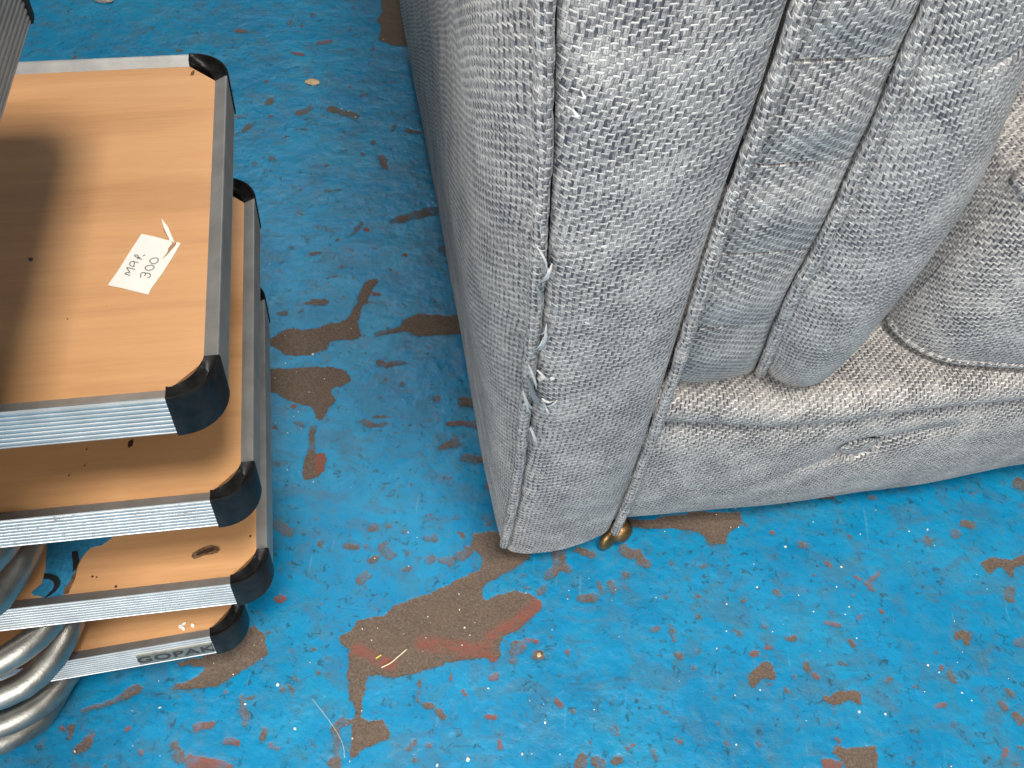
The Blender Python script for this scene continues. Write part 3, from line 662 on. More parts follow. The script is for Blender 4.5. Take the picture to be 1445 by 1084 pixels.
for st in ([(395, 712), (330, 690), (345, 676), (388, 672), (352, 618), (362, 612), (420, 625), (458, 634)],
           [(452, 598), (400, 588), (388, 566), (402, 540), (432, 532), (470, 542), (498, 546)], [(440, 592), (446, 566), (444, 536)],
           [(545, 508), (500, 488), (452, 462), (462, 448), (490, 455), (500, 476), (492, 496), (484, 502)], [(494, 492), (522, 480)],
           [(555, 466), (586, 446)],
           [(530, 738), (527, 700), (548, 676), (584, 678), (592, 696), (572, 716)], [(584, 690), (612, 680), (640, 690), (652, 712), (640, 734), (612, 738)],
           [(668, 578), (618, 588), (588, 606), (590, 630), (622, 646), (664, 640), (692, 620), (696, 596), (668, 578)],
           [(728, 486), (676, 496), (646, 516), (650, 542), (686, 562), (726, 552), (748, 530), (748, 502), (728, 486)]):
    S_.append(full(ZL, st))
ribbon('handwriting', tA, S_, LZ + 0.0006, 0.00062, INK, lab)
def blob(px, py, rx, ry, ang=0, n=18, j=0.15, seed=0):
    r_ = random.Random(seed); ca, sa = math.cos(ang), math.sin(ang); out = []
    for k in range(n):
        a = 2 * math.pi * k / n; q = 1 + j * (r_.random() * 2 - 1)
        x, y = rx * q * math.cos(a), ry * q * math.sin(a)
        out.append((px + x * ca - y * sa, py + x * sa + y * ca))
    return out
for k, (u, v, rx, ry) in enumerate(((43, 366, 3.2, 2.6), (95, 450, 1.1, .7), (290, 478, 1.2, 1.6))):
    flat('spot', tA, blob(u, v, rx, ry, seed=k), LZ + .0003, STAIND)
flat('spot', tA, blob(272, 103, 2.4, 4.5, .6, seed=8, j=.3), LZ + .0003, STAIN)
flat('spot', tB, blob(184, 626, 3.6, 5.5, seed=4, j=.3), LZ + .0003, STAIND)
for k, (u, v, r_) in enumerate(((97, 671, 1.2), (119, 657, 1.0), (122, 634, .9))): flat('spot', tB, blob(u, v, r_, r_, seed=k), LZ + .0003, STAIND)
ZS = (0, 740, 9.03)
sk = flat('torn_sticker', tC, full(ZS, [(590, 60), (600, 300), (585, 420), (582, 560), (545, 700), (530, 760), (470, 810), (395, 870), (430, 905), (500, 912), (545, 925), (575, 985), (600, 1015), (655, 1008), (720, 960), (805, 890), (815, 820), (870, 750), (905, 700), (920, 650), (960, 600), (960, 540), (1010, 480), (1045, 420), (1085, 370), (1150, 300), (1220, 280), (1290, 268), (1345, 230), (1420, 170), (1500, 60)]), LZ + .0005, BLUESTICK, None, .0004)
flat('sticker_edge', tC, full(ZS, [(905, 700), (930, 640), (990, 520), (975, 590), (955, 690), (900, 810), (870, 880), (805, 900), (815, 820), (870, 750)]), LZ + .0003, STAIN, sk)
flat('marker_stroke', tC, full(ZS, [(912, 352), (985, 343), (996, 400), (1010, 470), (985, 535), (925, 620), (928, 500)]), LZ + .0008, INKB, sk)
flat('marker_stroke', tC, full(ZS, [(562, 625), (650, 632), (735, 668), (770, 730), (752, 800), (700, 860), (620, 915), (550, 945), (620, 880), (675, 820), (693, 765), (672, 725), (620, 698), (552, 692)]), LZ + .0008, INKB, sk)
Z3 = (0, 600, 3.388)
st_ = flat('stain', tC, full(Z3, [(915, 632), (920, 612), (945, 598), (975, 583), (1010, 574), (1045, 582), (1052, 596), (1040, 610), (1010, 618), (975, 622), (950, 634), (928, 640)]), LZ + .0004, STAIN)
flat('stain_core', tC, full(Z3, [(935, 620), (955, 605), (985, 592), (1015, 585), (1030, 592), (1010, 606), (975, 612), (950, 624)]), LZ + .0006, STAIND, st_)
for k, (x, y, r_) in enumerate(((441, 724, 5), (461, 727, 4), (553, 772, 6), (1196, 531, 5))): flat('spot', tC, full(Z3, blob(x, y, r_, r_, seed=k)), LZ + .0003, STAIND)
for k, (x, y, rx, ry) in enumerate(((862, 962, 10, 8), (878, 950, 14, 6), (876, 973, 7, 10), (920, 958, 8, 10))): flat('paint_drop', tD, full(Z3, blob(x, y, rx, ry, seed=k + 20, ang=-.6)), LZ + .0004, WHITEDROP)
# nameplate on the front face of the lowest table
def front_px(root, u, v, off=0.0):
    n_ = np.array(root.matrix_basis.to_3x3() @ Vector((0, -1, 0))); P0 = np.array(root.location) + n_ * off
    return np.array(root.matrix_basis.inverted() @ Vector(on_plane(u, v, P0, n_)))
a_, b_, c2, d_ = [front_px(tD, *q, .0004) for q in full(Z4, [(645, 545), (1000, 490), (1035, 530), (672, 582)])]
x0, x1 = (a_[0] + d_[0]) / 2 + 0.0, (b_[0] + c2[0]) / 2
zt_, zb_ = (a_[2] + b_[2]) / 2, (c2[2] + d_[2]) / 2
V = [(x0, -.0012, zb_), (x1, -.0012, zb_), (x1, -.0012, zt_), (x0, -.0012, zt_), (x0, .0004, zb_), (x1, .0004, zb_), (x1, .0004, zt_), (x0, .0004, zt_)]
npl = mesh_obj('nameplate', V, [[0, 1, 2, 3], [4, 7, 6, 5], [0, 4, 5, 1], [1, 5, 6, 2], [2, 6, 7, 3], [3, 7, 4, 0]], PLATE, tD)
fc = bpy.data.curves.new('lettering', 'FONT'); fc.body = 'GOPAK'; fc.align_x = 'CENTER'; fc.align_y = 'CENTER'
fc.size = abs(zt_ - zb_) * 0.84; fc.offset = 0.0003; fc.extrude = 0.0002; fc.space_character = 1.12
fc.materials.append(PLATEINK)
ft = bpy.data.objects.new('lettering_curve', fc); COL.objects.link(ft)
bpy.context.view_layer.update()
lm = bpy.data.meshes.new_from_object(ft.evaluated_get(bpy.context.evaluated_depsgraph_get()))
bpy.data.objects.remove(ft); lm.name = 'lettering'
lt = bpy.data.objects.new('lettering', lm); COL.objects.link(lt); lt.parent = npl
lt.location = ((x0 + x1) / 2, -.0013, (zt_ + zb_) / 2); lt.rotation_euler = (R(90), 0, 0)
lt.scale = (1.18, 1, 1)

# ------------------------------------------------------------------ sofa
AZ = R(-13.9); BK = np.array([math.sin(AZ), math.cos(AZ), 0.0]); NF = -BK; SD = np.array([BK[1], -BK[0], 0.0])
H0 = 0.05; O = at_z(714, 776, H0)
RK = R(11); ZZ = np.array([0, 0, 1.0])
RV = ZZ * math.cos(RK) + NF * math.sin(RK); MN = NF * math.cos(RK) - ZZ * math.sin(RK)
def sv(u, v, w=0.0):
    X_ = on_plane(u, v, O + MN * w, MN) - O; return np.array([X_ @ SD, X_ @ RV, w])
def P3(s, v, w): 
    s, v, w = np.broadcast_arrays(np.asarray(s, float), np.asarray(v, float), np.asarray(w, float))
    return O + s[..., None] * SD + v[..., None] * RV + w[..., None] * MN
def pxcurve(pts, n=120):
    return spline([sv(*p) for p in pts], n)
sofa = empty('sofa', tuple(at_z(790, 770, 0.0)), -AZ)
tag(sofa, 'grey herringbone tweed sofa with piped arm, frayed front seam and brass caster', 'sofa')
SM = sofa.matrix_basis.inverted()
def sp(P):   # world array -> sofa local
    P = np.asarray(P, float); sh = P.shape
    A = np.array(SM)
    return (P.reshape(-1, 3) @ A[:3, :3].T + A[:3, 3]).reshape(sh)
VTOP = 0.70
seam = pxcurve([(787, -70, 0), (785, 0, 0), (784, 70, 0), (781, 200, 0), (775, 330, 0), (765, 450, 0), (752, 560, 0), (744, 640, 0), (731, 715, 0), (716, 778, 0)])
welt1 = pxcurve([(1180, -80, 0), (1136, 0, 0), (1092, 130, 0), (1048, 245, 0), (1003, 372, 0), (962, 500, 0), (935, 580, 0), (908, 655, 0), (884, 715, 0), (868, 752, 0)])
def s_at(curve, v):
    o_ = np.argsort(curve[:, 1]); return np.interp(v, curve[o_, 1], curve[o_, 0])
# front panel of the arm
nt, nq = 90, 260
t = np.linspace(0, 1, nt)[:, None]; q = np.linspace(0, 1, nq)[None, :]
hem = np.array([sv(u, v, 0) for u, v in ((716, 783), (740, 782), (770, 779), (800, 774), (828, 766), (852, 758), (868, 750))])
hs = (hem[:, 0] - hem[0, 0]) / (hem[-1, 0] - hem[0, 0])
vb = np.interp(t, hs, hem[:, 1])
v = vb + (VTOP - vb) * q ** 1.0
sl_, sr_ = s_at(seam, v) + 0.0012, s_at(welt1, v) - 0.0042
s = sl_ + (sr_ - sl_) * t
W_ = sr_ - sl_
dl = t * W_; dr = (1 - t) * W_
dv = v - vb
wv = (0.0015 + 0.0085 * np.clip(dv / 0.16, 0, 1)) * (1 - np.abs(2 * t - 1) ** 2.6) - 0.0045 * np.exp(-dl / 0.003) - 0.0055 * np.exp(-dr / 0.0026)
wv = wv + 0.0034 * fbm(s * 22 + 3, v * 14, 51, 3) * np.minimum(1, np.minimum(dl, dr) / 0.01)
wv += 0.0016 * fbm(v * 150, s * 30, 52, 2) * np.exp(-dl / 0.008)
dv = v - vb
wv = wv - np.where(dv < 0.005, 0.005 - np.sqrt(np.maximum(0, 0.005 ** 2 - (0.005 - dv) ** 2)), 0)
P = P3(s, v, wv)
P = np.concatenate([P3(s[:, :1], v[:, :1] + 0.003, wv[:, :1] - 0.03)[:, :, :], P], 1)
UVp = np.stack([np.concatenate([s[:, :1], s], 1), np.concatenate([v[:, :1] - .03, v], 1)], -1)
surf('arm_front_panel', sp(P), UVp, FAB, sofa)
# outer side of the arm
nd = 110
vs = np.linspace(0.004, VTOP, 150)[None, :]
dep = (np.linspace(0, 1, nd) ** 1.8 * 0.85)[:, None]
s0 = s_at(seam, vs) - 0.0052
bot = np.clip(vs / 0.12, 0, 1)
bulge = (0.003 + 0.027 * np.clip(vs / 0.32, 0, 1)) * (1 - np.exp(-(dep / 0.030) ** 1.15)) * (0.35 + 0.65 * np.exp(-(dep / 0.35) ** 2))
straight = s0 * np.exp(-dep / 0.25) + (0.002 - 0.010 * vs / VTOP) * (1 - np.exp(-dep / 0.25))
ss = straight - bulge + 0.004 * fbm(dep * 9 + 0 * vs, vs * 7 + 0 * dep, 61, 3) * np.clip(dep / .02, 0, 1)
P = P3(ss, vs + 0 * dep, -0.004 + 0 * ss) + dep[..., None] * BK
und = P[:, :1] + SD * 0.03 + ZZ * 0.004
P = np.concatenate([und, P], 1)
uvS = np.stack([-(dep + 0 * vs) - 0.3, vs + 0 * dep], -1)
uvS = np.concatenate([uvS[:, :1] - [0, .03], uvS], 1)
surf('arm_side_panel', sp(P), uvS, FAB, sofa, flip=True)
# piping cords
def cord(name, curve, rad, ds=0.0, dw=0.0, v0=-9, v1=VTOP, wob=0.0006):
    c = curve[(curve[:, 1] >= v0) & (curve[:, 1] <= v1)].copy()
    c = resample(c, 170)
    c[:, 0] += ds + wob * 2 * fbm(c[:, 1] * 60, c[:, 1] * 0 + 3, 71, 2); c[:, 2] += dw
    rr = rad * (1 + 0.16 * fbm(c[:, 1] * 240, c[:, 1] * 0, 73, 2) * 2)
    return tube(name, sp(P3(c[:, 0], c[:, 1], c[:, 2])), rr, FAB_CORD, sofa, 12)
cord('piping', seam, 0.0042, -0.0042, -0.0012, 0.004)
cord('piping', welt1, 0.0041, 0.0002, -0.0012)
# pleated band between the two cords
BL = [(1180, -90, -.006), (1150, 0, -.006), (1117, 97, -.006), (1082, 181, -.007), (1060, 243, -.007), (1036, 305, -.008), (1015, 366, -.009), (992, 430, -.010), (976, 470, -.012), (962, 515, -.018), (952, 552, -.032)]
BR = [(1345, -100, -.020), (1312, 0, -.020), (1277, 85, -.020), (1245, 160, -.020), (1212, 232, -.021), (1180, 300, -.022), (1150, 358, -.024), (1118, 415, -.027), (1098, 460, -.032), (1082, 500, -.040), (1066, 536, -.052)]
nb_, nt2 = 1700, 40
Lc = spline([sv(*p) for p in BL], nb_); Rc = spline([sv(*p) for p in BR], nb_)
tau = np.linspace(0, 10, nb_)[None, :]
tt = np.linspace(0, 1, nt2)[:, None]
C0 = Lc[None] + (Rc - Lc)[None] * tt[..., None]
pill = np.zeros(nb_); creases = np.array([2.0, 4.0, 6.0, 8.0])
for k, cpos in enumerate(creases): pill += np.exp(-((tau[0] - cpos) / 0.13) ** 2) * (1.0, .8, .65, .6)[k]
bend_ = 0.24 * np.sin(np.pi * tt) * 1.0
pl2 = np.zeros((nt2, nb_))
for k, cpos in enumerate(creases): pl2 += np.exp(-((tau + bend_ * (0.5 if k % 2 else 0.35) - cpos) / 0.017) ** 2) * (1.0, .9, .75, .65)[k] * (0.55 + 0.45 * np.cos(2 * np.pi * (tt - .2)))
bl = -0.004 * np.exp(-tt / .05) - 0.004 * np.exp(-(1 - tt) / .05) + 0.0062 * np.sin(np.pi * np.clip(tt, 0, 1)) ** 0.8 * (0.78 - 0.3 * np.cos(np.pi * tau) + 0 * tt) - 0.0048 * np.clip(pl2, 0, 1) - 0.003
bl = bl + 0.002 * fbm(tt * 4 + 0 * tau, tau * 1.6 + 0 * tt, 81, 3)
P = P3(C0[..., 0], C0[..., 1], C0[..., 2] + bl)
und = P[:, -1:] - MN * 0.03 + RV * 0.004
surf('arm_band', sp(np.concatenate([P, und], 1)), np.stack([np.concatenate([C0[..., 0], C0[:, -1:, 0]], 1) * -1.1, np.concatenate([C0[..., 1], C0[:, -1:, 1] - .03], 1)], -1) + [.4, 0], FAB_BAND, sofa, flip=True)
cord('piping', Rc, 0.0042, 0.0014, 0.0002, 0.0)
# padded roll on the inner side of the arm
RL = [(1345, -100, -.022), (1312, 0, -.022), (1277, 85, -.022), (1245, 160, -.022), (1212, 232, -.023), (1180, 300, -.024), (1150, 358, -.026), (1118, 415, -.029), (1098, 460, -.034), (1082, 505, -.044), (1076, 532, -.056)]
RR = [(1540, -100, -.05), (1490, 0, -.05), (1449, 85, -.05), (1418, 160, -.05), (1388, 235, -.05), (1345, 305, -.05), (1300, 370, -.05), (1248, 435, -.05), (1200, 485, -.052), (1155, 520, -.058), (1096, 541, -.064)]
nb_ = 420
Lr = spline([sv(*p) for p in RL], nb_); Rr = spline([sv(*p) for p in RR], nb_)
ph = np.linspace(0, 1, 40)[:, None]
taper = np.minimum(1, (np.linspace(1, 0, nb_) / 0.13 + 0.02)) ** 0.55
lat = 1 - (1 - ph) ** 1.5      # lateral progress
C0 = Lr[None] + (Rr - Lr)[None] * lat[..., None]
wb = 0.024 * taper[None] * (np.sin(np.pi * ph ** 0.8) ** 0.95)
wb += 0.003 * fbm(ph * 3 + 0 * wb, C0[..., 1] * 12, 91, 3) * taper[None]
wb = wb - 0.0065 * np.exp(-ph / 0.035)
ck = sv(1400, 50, -.03)
wb = wb - 0.0022 * np.exp(-((C0[..., 1] - ck[1] - .25 * (C0[..., 0] - ck[0])) / .0028) ** 2) * np.clip((ph - .25) / .2, 0, 1)
P = P3(C0[..., 0], C0[..., 1], C0[..., 2] + wb - 0.002)
ext = [P[-1:] + BK * d + SD * (0.03 * math.sin(min(1, d / .2) * 1.5)) for d in (0.012, 0.03, 0.06, 0.12, 0.25, 0.45)]
P = np.concatenate([P] + ext, 0)
du = np.concatenate([[0], np.cumsum(np.linalg.norm(np.diff(P[:, 60], axis=0), axis=1))])
uvr = np.stack(np.broadcast_arrays(du[:, None], np.concatenate([[0], np.cumsum(np.linalg.norm(np.diff(Lr, axis=0), axis=1))])[None, ::1] * -1 + 2), -1) + [.8, 0]
surf('arm_pad', sp(P), uvr, FAB, sofa, flip=True)
# seat front border and roll
FOLD = [(930, 584, -.026), (950, 583, -.026), (1020, 587, -.026), (1100, 589, -.026), (1180, 582, -.026), (1250, 571, -.026), (1350, 560, -.026), (1445, 551, -.026), (1560, 545, -.026)]
HEM = [(862, 737, -.016), (880, 733, -.016), (1000, 722, -.016), (1100, 713, -.016), (1200, 698, -.016), (1240, 693, -.016), (1300, 685, -.016), (1400, 663, -.016), (1445, 656, -.016), (1560, 640, -.016)]
sg = np.concatenate([np.linspace(0.092, 0.60, 260), np.linspace(0.605, 1.45, 90)]); ns = len(sg)
fc_ = pxcurve(FOLD, 200); hc_ = pxcurve(HEM, 200)
vf = np.interp(sg, fc_[:, 0], fc_[:, 1]); vh = np.interp(sg, hc_[:, 0], hc_[:, 1])
bt = sv(1212, 632, -.014)
rows = []; arcs = []
rows.append((vh + .004, -.06 + 0 * sg)); rows.append((vh + 0.0015, -.03 + 0 * sg))
for f in np.linspace(0, 1, 90):
    vv = vh + (vf - vh) * f
    wv = -0.016 + 0.010 * math.sin(math.pi * f) ** 0.7 - 0.010 * math.exp(-((1 - f) / .045)) - 0.006 * math.exp(-f / .03)
    wv = wv + 0.004 * fbm(sg * 14, vv * 16, 101, 3) * math.sin(math.pi * f)
    dx, dy = sg - bt[0], vv - bt[1]
    wv = wv - 0.0065 * np.exp(-((dx / .021) ** 2 + (dy / .017) ** 2) ** 1.4) - 0.004 * np.exp(-((dx / .05) ** 2 + (dy / .035) ** 2))
    rad_ = np.hypot(dx, dy); wv = wv - 0.0032 * np.exp(-((rad_ - .0162) / .0018) ** 2)
    wv = wv - 0.0065 * np.exp(-((dy - .010 - .22 * dx) / .010) ** 2) * np.exp(-((dx - .035) / .045) ** 2)
    wv = wv - 0.0022 * np.exp(-((dy + .004 - .35 * dx) / .007) ** 2) * np.exp(-((dx + .03) / .03) ** 2)
    rows.append((vv, wv))
rho = 0.0175
for a in np.linspace(-72, 82, 40):
    rr = rho * (1 + 0.16 * fbm(sg * 12, sg * 0 + a / 80, 111, 3))
    rows.append((vf + rho * .93 + rr * math.sin(R(a)), -.013 - rho + rr * math.cos(R(a))))
P = np.stack([P3(sg, vv, wv) for vv, wv in rows], 1)
deck = [P[:, -1:] + BK * d + ZZ * (0.001 - 0.004 * min(1, d / .1)) for d in (.012, .03, .06, .1, .2, .45)]
P = np.concatenate([P] + deck, 1)
vlen = np.concatenate([[0], np.cumsum(np.linalg.norm(np.diff(P[100], axis=0), axis=1))])
uvb = np.stack(np.broadcast_arrays(sg[:, None], vlen[None, :]), -1) + [1.6, 0]
surf('seat_front_border', sp(P), uvb, FAB, sofa)
# covered button
n1, n2 = 10, 40
rr = np.linspace(0.0, 1, n1)[:, None]; aa = np.linspace(0, 2 * math.pi, n2)[None, :]
bs, bv = bt[0] + .0155 * rr * np.cos(aa), bt[1] + .0150 * rr * np.sin(aa)
bw = -0.0118 - 0.0045 + 0.0045 * np.sqrt(np.maximum(0, 1 - rr ** 2.0)) + 0 * aa
surf('button', sp(P3(bs, bv, bw)), np.stack([bs, bv], -1) + [2.6, 0], FAB, sofa)
# brass caster under the front corner
def lathe(name, prof, mat, parent, loc, rot=(0, 0, 0), n=28):
    V = []; F_ = []
    for k in range(n):
        a = 2 * math.pi * k / n
        V += [(r * math.cos(a), r * math.sin(a), z) for r, z in prof]
    m_ = len(prof)
    for k in range(n):
        k2 = (k + 1) % n
        F_ += [[k * m_ + s, k2 * m_ + s, k2 * m_ + s + 1, k * m_ + s + 1] for s in range(m_ - 1)]
    o = mesh_obj(name, V, F_, mat, parent, True); o.location = loc; o.rotation_euler = rot
    return o
cpos = sp(O + SD * 0.1085 + BK * 0.021 - ZZ * H0)
cst = lathe('caster', [(0, .034), (.006, .0345), (.0115, .031), (.0135, .025), (.0125, .019), (.009, .0165), (0, .0165)], BRASS, sofa, tuple(cpos + np.array([.0055, -.002, 0])))
cst.scale = (0.86, 0.86, 0.98)
lathe('stem', [(.0042, .02), (.0042, .075), (0, .075)], BRASS, cst, (0, 0, 0))
wh = []
for k in range(21):
    a = math.pi * k / 20; wh.append((.0140 * math.sin(a) ** .45, -.0060 * math.cos(a)))
lathe('wheel', wh, BRASS, cst, (-.012, -.003, .0145), (R(90), 0, R(35)))
# underside and hidden box, added to block light below the seat
sA = O + SD * 0.012 + BK * 0.01 + ZZ * .012
V = []
for dz in (0.0, 0.19):
    for ds, dd in ((0, 0.03), (1.42, 0.03), (1.42, 0.78), (0, 0.78)): V.append(tuple(sp(O + SD * (0.014 + ds) + BK * dd + ZZ * (.006 + dz))))
mesh_obj('lining_light_block', V, [[0, 1, 2, 3], [4, 7, 6, 5], [0, 4, 5, 1], [1, 5, 6, 2], [2, 6, 7, 3], [3, 7, 4, 0]], LINING, sofa)
# top closing of the arm
topc = [P3(s_at(seam, VTOP), VTOP, -.003), P3(s_at(welt1, VTOP), VTOP, -.003), P3(Rr[0][0], VTOP, Rr[0][2])]
V = [topc[0], topc[1], topc[2], topc[2] + BK * .45, topc[0] + BK * .8 + SD * .02]
mesh_obj('arm_top', [tuple(sp(p)) for p in V], [[0, 1, 2, 3, 4]], FAB, sofa)
# frayed yarn along the worn seam
V = []; F_ = []; Vd = []; Fd = []
def tuft(base, tip, wid, V, F_, lift=.004, curl=0.0):
    b = sv(*base, 0.003); e = sv(*tip, 0.003)
    p = np.array([b + (e - b) * f + np.array([curl * math.sin(math.pi * f), 0, lift * math.sin(math.pi * f * .85) + .001]) for f in np.linspace(0, 1, 8)])
    W3 = sp(P3(p[:, 0], p[:, 1], p[:, 2]))
    T = np.gradient(W3, axis=0); sn = np.cross(T, np.array([0.15, -1, .2])); sn /= np.linalg.norm(sn, axis=1)[:, None]
    wd = 0.8 * wid * np.sin(np.pi * np.clip(np.linspace(.12, .97, 8), 0, 1))[:, None] ** .7
    k = len(V); up = np.array([0, -.35, .1]) * wid
    V += [tuple(x) for x in W3 - sn * wd] + [tuple(x) for x in W3 + up] + [tuple(x) for x in W3 + sn * wd]
    for r_ in (0, 8):
        F_ += [[k + r_ + s2, k + r_ + s2 + 1, k + r_ + 9 + s2, k + r_ + 8 + s2] for s2 in range(7)]
for bse, tp, wd, cu in (((762, 396), (778, 366), .0016, .0), ((764, 395), (772, 372), .0012, .001), ((757, 345), (768, 378), .0007, .002), ((758, 470), (770, 452), .001, .001),
                        ((760, 492), (769, 455), .0015, .001), ((752, 492), (766, 470), .0009, 0), ((763, 492), (770, 462), .001, -.001), ((745, 512), (756, 545), .0009, .001), ((751, 575), (737, 545), .0013, -.001),
                        ((749, 582), (741, 552), .0008, -.001), ((748, 600), (756, 624), .0008, .001), ((747, 602), (753, 622), .0006, .001), ((766, 572), (788, 556), .0012, .0), ((764, 560), (780, 560), .001, .0), ((768, 568), (776, 580), .0008, 0), ((757, 520), (768, 532), .0010, .002), ((864, 386), (868, 424), .0007, .002), ((858, 428), (868, 410), .0006, 0), ((800, 490), (818, 478), .001, 0), ((802, 486), (806, 470), .0007, 0),
                        ((820, 125), (826, 130), .0006, 0), ((808, 152), (818, 155), .0008, 0), ((918, 265), (923, 270), .0006, 0), ((905, 328), (910, 333), .0006, 0)):
    tuft(bse, tp, wd, V, F_, .003, cu)
for bse, tp, wd, cu in (((744, 530), (758, 572), .0020, .0), ((748, 545), (762, 570), .0014, 0), ((756, 400), (766, 420), .0012, 0), ((746, 600), (750, 640), .0008, 0), ((766, 372), (774, 392), .0012, 0)):
    tuft(bse, tp, wd, Vd, Fd, .0012, cu)
fy_ = mesh_obj('frayed_yarn', V, F_, THREAD, sofa, True); fy_['kind'] = 'stuff'
fy2 = mesh_obj('frayed_yarn', Vd, Fd, THREADD, sofa, True); fy2['kind'] = 'stuff'
# small pilled knot beside the tear
def pebble(r, seed, sq=(1, 1, .7)):
    r_ = random.Random(seed); bm = bmesh.new(); bmesh.ops.create_icosphere(bm, subdivisions=2, radius=1)
    for v_ in bm.verts:
        q_ = r * (1 + .35 * (r_.random() - .5)); v_.co = Vector((v_.co.x * q_ * sq[0], v_.co.y * q_ * sq[1], v_.co.z * q_ * sq[2]))
    me = bpy.data.meshes.new('crumb'); bm.to_mesh(me); bm.free(); return me
for k, (u, v_) in enumerate(((763, 534), (779, 534), (766, 566))):
    me = pebble(.0019 - .0004 * k, k); me.materials.append(THREAD)
    o = bpy.data.objects.new('lint_pill', me); COL.objects.link(o); o.parent = sofa
    p_ = sv(u, v_, .004); o.location = tuple(sp(P3(*p_)))

# ------------------------------------------------------------------ seat cushion
def rrect(s0, s1, d0, d1, r, n=14):
    """rounded rectangle outline, front-left corner in the middle of the visible run"""
    pts = []
    def arc(cx_, cy_, a0, a1):
        for k in range(n + 1):
            a = R(a0 + (a1 - a0) * k / n); pts.append((cx_ + r * math.cos(a), cy_ + r * math.sin(a)))
    arc(s0 + r, d0 + r, 180, 270); arc(s1 - r, d0 + r, 270, 360); arc(s1 - r, d1 - r, 0, 90); arc(s0 + r, d1 - r, 90, 180)
    return np.array(pts)
cush = empty('seat_cushion', tuple(O + SD * .45 + BK * .2 + ZZ * (.285 - H0)), -AZ)
tag(cush, 'loose boxed grey tweed seat cushion with piped edges on the sofa seat', 'cushion')
CM = np.array(cush.matrix_basis.inverted())
def cp(P):
    P = np.asarray(P, float); sh = P.shape; return (P.reshape(-1, 3) @ CM[:3, :3].T + CM[:3, 3]).reshape(sh)
zb, zt = 0.258, 0.440
ob = resample(np.vstack([rrect(.314, .96, .000, .42, .040), [[.314, .04]]]), 240)
ot = resample(np.vstack([rrect(.322, .96, -.030, .42, .034), [[.322, .004]]]), 240)
tilt = lambda o_: -0.22 * np.clip(o_[:, 0] - .35, -.1, .18) * (o_[:, 1] < .1)
ob[:, 1] += tilt(ob); ot[:, 1] += tilt(ot)
rows = []
cen = np.array([.64, .2])
for f in np.linspace(0, 1, 50):
    o_ = ob + (ot - ob) * (f ** 0.8)
    dr_ = o_ - cen; dr_ /= np.linalg.norm(dr_, axis=1)[:, None]
    o_ = o_ + dr_ * (0.011 * math.sin(math.pi * f) ** .6 - .003)[..., None] if False else o_ + dr_ * (0.011 * math.sin(math.pi * f) ** .6)
    o_ = o_ + dr_ * (0.006 * fbm(np.arange(240) / 9., np.full(240, f * 3), 121, 3))[:, None] * math.sin(math.pi * f)
    rows.append(np.stack([o_[:, 0], o_[:, 1], np.full(240, zb + (zt - zb) * f)], -1))
S3 = np.stack(rows, 1)
to_w = lambda A: O + A[..., :1] * SD + A[..., 1:2] * BK + (A[..., 2:3] - H0) * ZZ
Pw = to_w(S3)
ul = np.concatenate([[0], np.cumsum(np.linalg.norm(np.diff(Pw[:, 25], axis=0), axis=1))]); vl = np.concatenate([[0], np.cumsum(np.linalg.norm(np.diff(Pw[30], axis=0), axis=1))])
surf('boxing', cp(Pw), np.stack(np.broadcast_arrays(ul[:, None], vl[None]), -1), FAB_CUSH, cush, closed=False)
# domed top
rows = []
for f in np.linspace(0, 1, 16):
    o_ = cen + (S3[:, -1, :2] - cen) * (1 - f)
    rows.append(np.stack([o_[:, 0], o_[:, 1], np.full(240, zt + .03 * (1 - (1 - f) ** 2.5))], -1))
T3 = np.stack(rows, 1)
surf('cushion_top', cp(to_w(T3)), T3[..., :2] * 1.0, FAB, cush)
def cushcord(ol, z, rad):
    p_ = np.stack([ol[:, 0], ol[:, 1], np.full(len(ol), z)], -1)
    p_ = resample(p_[:200], 260)
    return tube('piping', cp(to_w(p_)), rad, FAB_CORD, cush, 12)
cushcord(S3[:, 0, :2] + 0, zb + .003, .0048)
cushcord(S3[:, -1, :2], zt, .0075)

# ------------------------------------------------------------------ litter on the floor
V = []; F_ = []
def chip(u, v, r, h=None, ang=None):
    p = at_z(u, v, 0); k = len(V); n = random.choice((4, 5, 6)); a0 = random.random() * 6.3
    h = h or r * random.uniform(.25, .6); el = random.uniform(.5, 1)
    ring = [(math.cos(a0 + 2 * math.pi * q_ / n) * random.uniform(.7, 1.1), el * math.sin(a0 + 2 * math.pi * q_ / n) * random.uniform(.7, 1.1)) for q_ in range(n)]
    ca, sa = math.cos(a0 * 3), math.sin(a0 * 3)
    for z, sc in ((0.0, 1), (h, .72)):
        for x, y in ring: V.append((p[0] + r * sc * (x * ca - y * sa), p[1] + r * sc * (x * sa + y * ca), z + random.uniform(0, h * .3)))
    F_.append([k + n + q_ for q_ in range(n)])
    F_.extend([[k + q_, k + (q_ + 1) % n, k + n + (q_ + 1) % n, k + n + q_] for q_ in range(n)])
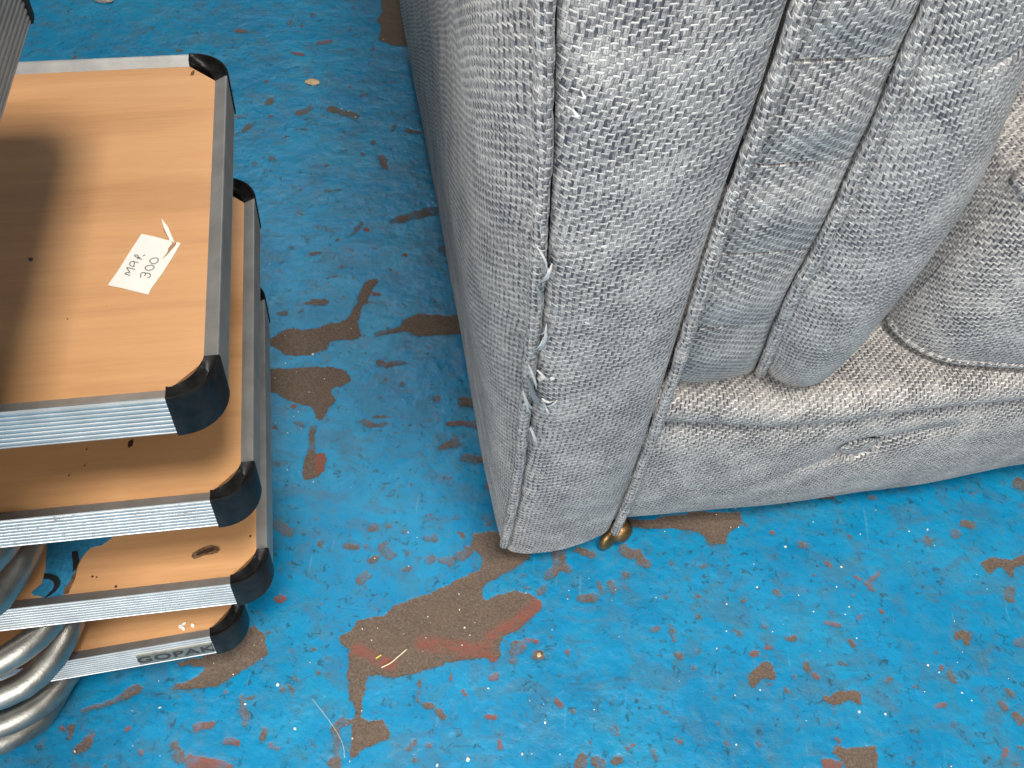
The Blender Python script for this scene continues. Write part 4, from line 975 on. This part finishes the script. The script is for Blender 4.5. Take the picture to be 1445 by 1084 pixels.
for z, pts in ((Z8, [(85, 160, 7), (515, 60, 7), (372, 286, 5), (490, 160, 5), (553, 262, 7), (533, 300, 6), (955, 560, 8), (1012, 596, 7), (1128, 700, 7), (1178, 740, 6), (163, 388, 4), (405, 487, 4), (592, 421, 5), (1203, 97, 4), (1168, 130, 4), (1090, 335, 4), (1132, 492, 4), (1105, 545, 4), (1365, 628, 4), (738, 808, 7), (605, 797, 9), (100, 686, 6), (1074, 1075, 5)]),
               (Z7, [(1338, 260, 7), (1338, 395, 5), (1288, 482, 7), (140, 683, 8), (310, 1013, 8), (425, 856, 9), (38, 1035, 10), (1387, 965, 6), (460, 388, 4), (545, 190, 4), (20, 377, 5), (45, 415, 4), (72, 352, 3), (780, 186, 4), (762, 240, 3), (672, 790, 5), (418, 762, 4), (500, 1015, 5), (645, 130, 3)]),
               (Z6, [(327, 665, 9), (417, 885, 8), (1285, 1040, 12), (1130, 1070, 11), (1083, 322, 6), (1242, 287, 7), (1268, 377, 7), (1073, 428, 5), (753, 383, 5), (830, 380, 4), (750, 795, 5), (704, 935, 5), (690, 1050, 5), (490, 552, 4), (167, 760, 5), (1386, 683, 6), (1295, 415, 4), (962, 408, 3), (800, 440, 4), (1240, 208, 4), (1255, 465, 4)]),
               (ZR, [(345, 548, 9), (218, 730, 6), (81, 805, 6), (597, 638, 6), (902, 478, 6), (985, 470, 7), (80, 927, 4), (472, 838, 4), (682, 490, 4), (752, 382, 3), (100, 460, 4), (35, 402, 4), (204, 625, 3)]),
               (ZG, [(353, 126, 6), (165, 402, 7), (165, 590, 7), (297, 652, 7), (197, 318, 4), (235, 378, 4), (210, 90, 3), (292, 3, 6), (222, 293, 4), (104, 350, 4), (610, 1040, 5), (780, 908, 5)]),
               (ZU, [(176, 890, 5), (340, 1000, 9), (565, 850, 4), (178, 1055, 7)]),
               (ZT, [(70, 215, 6), (222, 2, 6), (755, 232, 8), (805, 915, 5), (548, 655, 10), (510, 640, 9), (590, 690, 8), (500, 610, 8)]),
               (Z4, [(765, 795, 8), (1328, 686, 9), (1410, 895, 7), (358, 1005, 9), (1172, 778, 6), (1115, 636, 5), (635, 978, 3)])):
    for (u, v), r in zip(full(z, [(a, b) for a, b, _ in pts]), [p[2] for p in pts]):
        chip(u, v, r / z[2] / FPX * 1.0 * .95)
for k in range(130):
    chip(random.uniform(60, 1445), random.uniform(0, 1084) ** 1.0, random.uniform(.0003, .0008))
lit = mesh_obj('litter', V, F_, CRUMB)
tag(lit, 'scattered white crumbs and grit lying on the blue painted floor', 'grit', None, 'stuff')
def crumb(name, u, v, r, mat, label, cat, sq, seed, rz=0.0):
    me = pebble(r, seed, sq); me.name = name; me.materials.append(mat); me.update()
    o = bpy.data.objects.new(name, me); COL.objects.link(o)
    p_ = at_z(u, v, 0); o.location = (p_[0], p_[1], r * sq[2] * .8 - .0002); o.rotation_euler = (0, 0, rz)
    return tag(o, label, cat)
crumb('paint_flake', 441, 117, .0085, CRUMBB, 'pale flat flake alone on the floor above the gap, beyond the tables', 'flake', (1.1, .8, .2), 3)
crumb('crumb', 760.5, 925, .0020, CRUMBB, 'orange crumb in a small bare spot beside the big brown patch', 'crumb', (1, 1.1, .7), 5)
crumb('stone_chip', 147, 2, .011, plain('pale_stone', (.42, .34, .30), .8, 0, 300, .3), 'pinkish stone chip on the floor behind the tables, at the top edge of the photo', 'stone', (1.3, .7, .5), 6)
def strand(name, pts, r, mat, label, cat):
    p = np.array([at_z(u, v, .0012) for u, v in pts]); p = spline(p, 24)
    o = tube(name, p, r, mat, None, 6)
    return tag(o, label, cat)
strand('straw', full(Z6, [(850, 578), (895, 555), (935, 522), (978, 485)]), .0006, STRAW, 'curved pale straw lying on the large brown worn patch', 'straw')
strand('green_sliver', full(Z6, [(822, 532), (848, 514)]), .0007, LEAF, 'short yellow-green sliver beside the curved straw on the brown patch', 'sliver')
strand('scratch', full(Z6, [(500, 735), (560, 810), (620, 895), (655, 965), (665, 1030)]), .00014, STRAW, 'thin pale hair curving over the blue paint at the bottom of the photo', 'scratch')  # fine scratch in the floor paint, built as a thin strand
